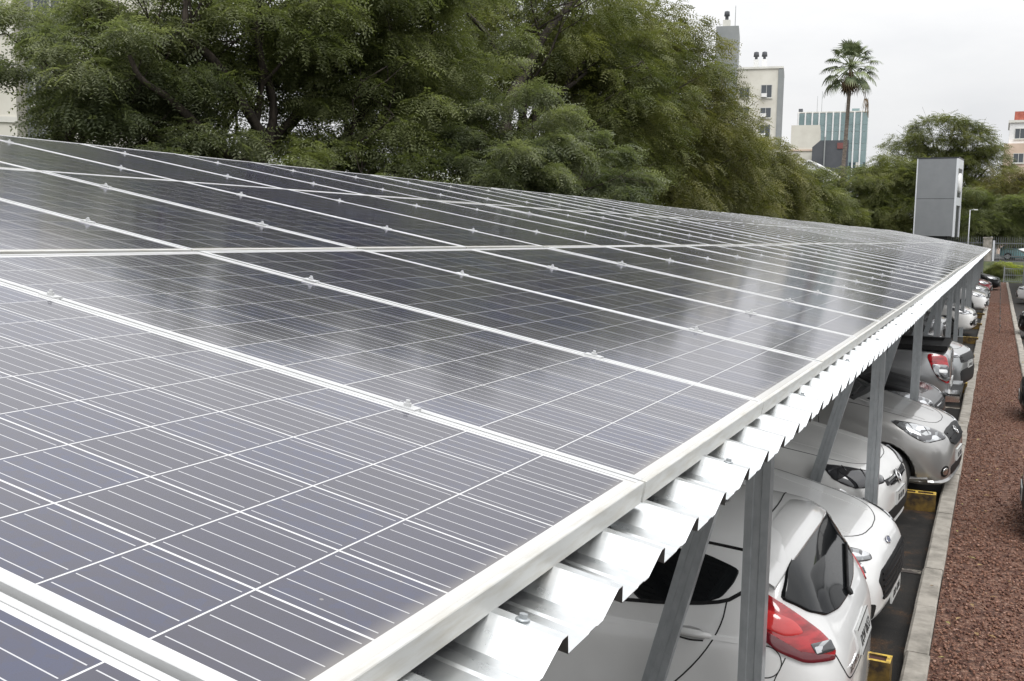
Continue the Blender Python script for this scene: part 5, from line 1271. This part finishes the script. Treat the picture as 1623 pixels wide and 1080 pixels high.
# slightly turned box: front panels, pale edge trims, dark portal on the +x side
b = MB(); b.box(-1.38, 1.30, 0, 2.6, 3.25, 6.02); b.box(-1.38, 1.30, 0, 2.6, 6.05, 9.0); b.build('panel', M['grey_panel'], t)
b = MB(); b.box(-1.46, -1.383, -.02, 2.6, 3.2, 9.02); b.box(1.303, 1.43, -.02, .28, 3.2, 9.0); b.box(1.303, 1.43, 2.32, 2.6, 3.2, 9.0); b.box(1.303, 1.43, .28, 2.32, 5.55, 6.15); b.box(1.303, 1.43, .28, 2.32, 8.3, 9.0); b.build('edge_trim', M['light_panel'], t)
b = MB(); b.box(1.303, 1.36, .28, 2.32, 3.2, 5.55); b.box(1.303, 1.36, .28, 2.32, 6.15, 8.3); b.box(-1.40, 1.32, .05, 2.55, 6.02, 6.05); b.build('recess', M['dark_panel'], t)
b = MB(); b.box(-1.48, 1.45, -.03, 2.62, 9.02, 9.10); b.build('cap', M['dark_panel'], t)
b = MB(); b.lathe([(0, .10), (.62, .10), (.72, .04), (.72, -.1)], (1.43, 1.3, 7.25), ax='x', n=28); b.build('emblem', m_white, t)
b = MB(); b.box(-1.0, .9, .4, 2.2, 0, 3.25); b.build('plinth', M['dark_panel'], t)
# slim street lamp beside it
t = empty('street_lamp', (-1.62, 85.2, 1.4), 'thin pale lamp post right of the grey sign tower', 'street lamp')
b = MB(); b.tube([(0, 0, 0), (0, 0, 3.9)], [.05, .03], 8); b.tube([(0, 0, 3.88), (.25, 0, 3.95), (.42, 0, 3.93)], .02, 6); b.build('pole', M['light_panel'], t)
b = MB(); b.box(.28, .55, -.07, .07, 3.88, 3.95); b.build('lamp_head', m_white, t)

# ---------------------------------------------------------------- fence, hedge, gate, street beyond the gravel strip
t = empty('palisade_fence', (4.0, 87.0, 1.4), 'grey steel palisade fence across the end of the lot', 'fence')
b = MB()
for k in range(100):
    x = -8.0 + .16 * k
    b.prism([(x, -.012), (x + .034, -.012), (x + .034, .012), (x, .012)], .1, 1.75); b.add([(x, -.012, 1.75), (x + .034, -.012, 1.75), (x + .034, .012, 1.75), (x, .012, 1.75), (x + .017, 0, 1.95)], [(0, 1, 4), (1, 2, 4), (2, 3, 4), (3, 0, 4)])
b.build('palings', M['dark_steel'], t)
for z in (.35, 1.35):
    b = MB(); b.box(-8, 8, .014, .06, z, z + .08); b.build('rail', M['dark_steel'], t)
for x in (-8.0, -4.0, 0, 4.0, 8.0):
    b = MB(); b.box(x - .06, x + .06, .063, .18, 0, 1.9); b.build('post', M['steel'], t)
t = empty('fence_pillar', (.06, 86.4, 0), 'pale concrete pillar at the canopy end of the palisade fence', 'pillar')
b = MB(); b.box(-.62, .0, -.25, .25, 0, 3.15); b.box(-.66, .04, -.29, .29, 3.15, 3.25); b.build('pillar', M['light_panel'], t) if False else b.build('shaft', M['concrete'], t)
b = MB(); b.box(.06, .20, -.2, .2, 0, 3.0); b.build('steel_post', M['light_panel'], t)
bl = [(x, 83.2 + .25 * math.sin(x * 3), .95 + .12 * math.sin(x * 2.3), .48) for x in [(.9 + .42 * k) for k in range(16)]]
o = empty('hedge', (3, 83.2, 0), 'yellow-green clipped hedge below the palisade fence', 'hedge')
link_mesh('foliage', crown_mesh('foliage', bl, 5200, LM_['lime'], 61, leaf=1.0, pad=.30, pads=60, flat=.8), o, (-3, -83.2, 0))
o = empty('shrub', (.5, 80.4, 0), 'green shrub at the end of the left car row', 'shrub')
link_mesh('foliage', crown_mesh('foliage', [(.5, 80.4, .9, .6), (1.0, 80.8, .75, .5), (.2, 80.0, .6, .5)], 1800, LM_['mid'], 62, leaf=1.1, pad=.35, pads=60, flat=.8), o, (-.5, -80.4, 0))
t = empty('low_gate', (2.6, 79.0, 0), 'low barred steel gate at the far end of the gravel strip', 'gate')
b = MB()
for k in range(26): b.box(-1.5 + .12 * k, -1.48 + .12 * k, -.01, .01, .12, 1.0)
b.build('bars', M['steel'], t)
for z in (.10, .55, 1.0):
    b = MB(); b.box(-1.55, 1.6, -.02, .02, z, z + .05); b.build('rail', M['steel'], t)
for x in (-1.6, 1.62):
    b = MB(); b.box(x - .04, x + .04, -.04, .04, 0, 1.15); b.build('post', M['steel'], t)
# slim stakes along the middle of the strip
for k in range(14):
    y = 34 + 3.0 * k
    b = MB(); b.tube([(0, 0, 0), (.012, 0, .22 + .04 * (k % 3))], [.009, .007], 6); b.lathe([(.0, .21), (.018, .21), (.016, .26), (0, .265)], (.01, 0, .04 * (k % 3)), n=8)
    o = b.build('garden_stake', M['dark_steel'], None, (.72 + .004 * k, y, .08))
    tag(o, 'slim grey stake in the row down the middle of the gravel strip', 'stake', 'garden stakes in the gravel')
# teal car on the street beyond the fence
ST_T = [(d, a, b_, c_, w, x) for d, a, b_, c_, w, x in ST5]
ct = Car('teal_car', 'pale teal car passing on the street behind the palisade fence', 'car', ST_T, M['teal_paint'], (3.6, 93.2, 1.4), 0.0, None, 2, [(.80, .30, .34), (3.30, .30, .34)])
ct.wheels(.30, .2)
windows(ct, [[(1.5, 1.0), (2.3, 1.01), (2.3, 1.40), (2.0, 1.40)], [(2.34, 1.01), (3.1, 1.03), (3.25, 1.13), (2.9, 1.36), (2.34, 1.40)]])
ct.root.location.x = .62 + 3.93
# ---------------------------------------------------------------- the neighbouring canopy at the right border
t = empty('neighbour_carport', (2.42, 62, 0), 'far white-edged carport roof over the right row of cars', 'carport')
b = MB()
n = 24
for k in range(n):
    y0 = -12 + k * 1.2
    prof = [(y0, 0), (y0 + .8, 0), (y0 + .9, .03), (y0 + 1.1, .03), (y0 + 1.2, 0)]
    for i in range(4):
        (ya, ha), (yb, hb) = prof[i], prof[i + 1]
        b.add([(-.62, ya, 2.40 + ha), (5.4, ya, 3.5 + ha), (5.4, yb, 3.5 + hb), (-.62, yb, 2.40 + hb), (-.62, ya, 2.36 + ha), (5.4, ya, 3.46 + ha), (5.4, yb, 3.46 + hb), (-.62, yb, 2.36 + hb)], [(0, 1, 2, 3), (7, 6, 5, 4), (0, 3, 7, 4), (1, 5, 6, 2)])
b.build('roof_sheet', M['sheet'], t)
b = MB(); b.box(-.48, -.42, -12, 16.8, 2.22, 2.34); b.build('purlin', M['steel'], t)
for k in range(6):
    b = MB(); b.box(-.30, -.20, -11 + k * 4.87, -10.93 + k * 4.87, 0, 2.4); b.build('post', M['steel'], t)
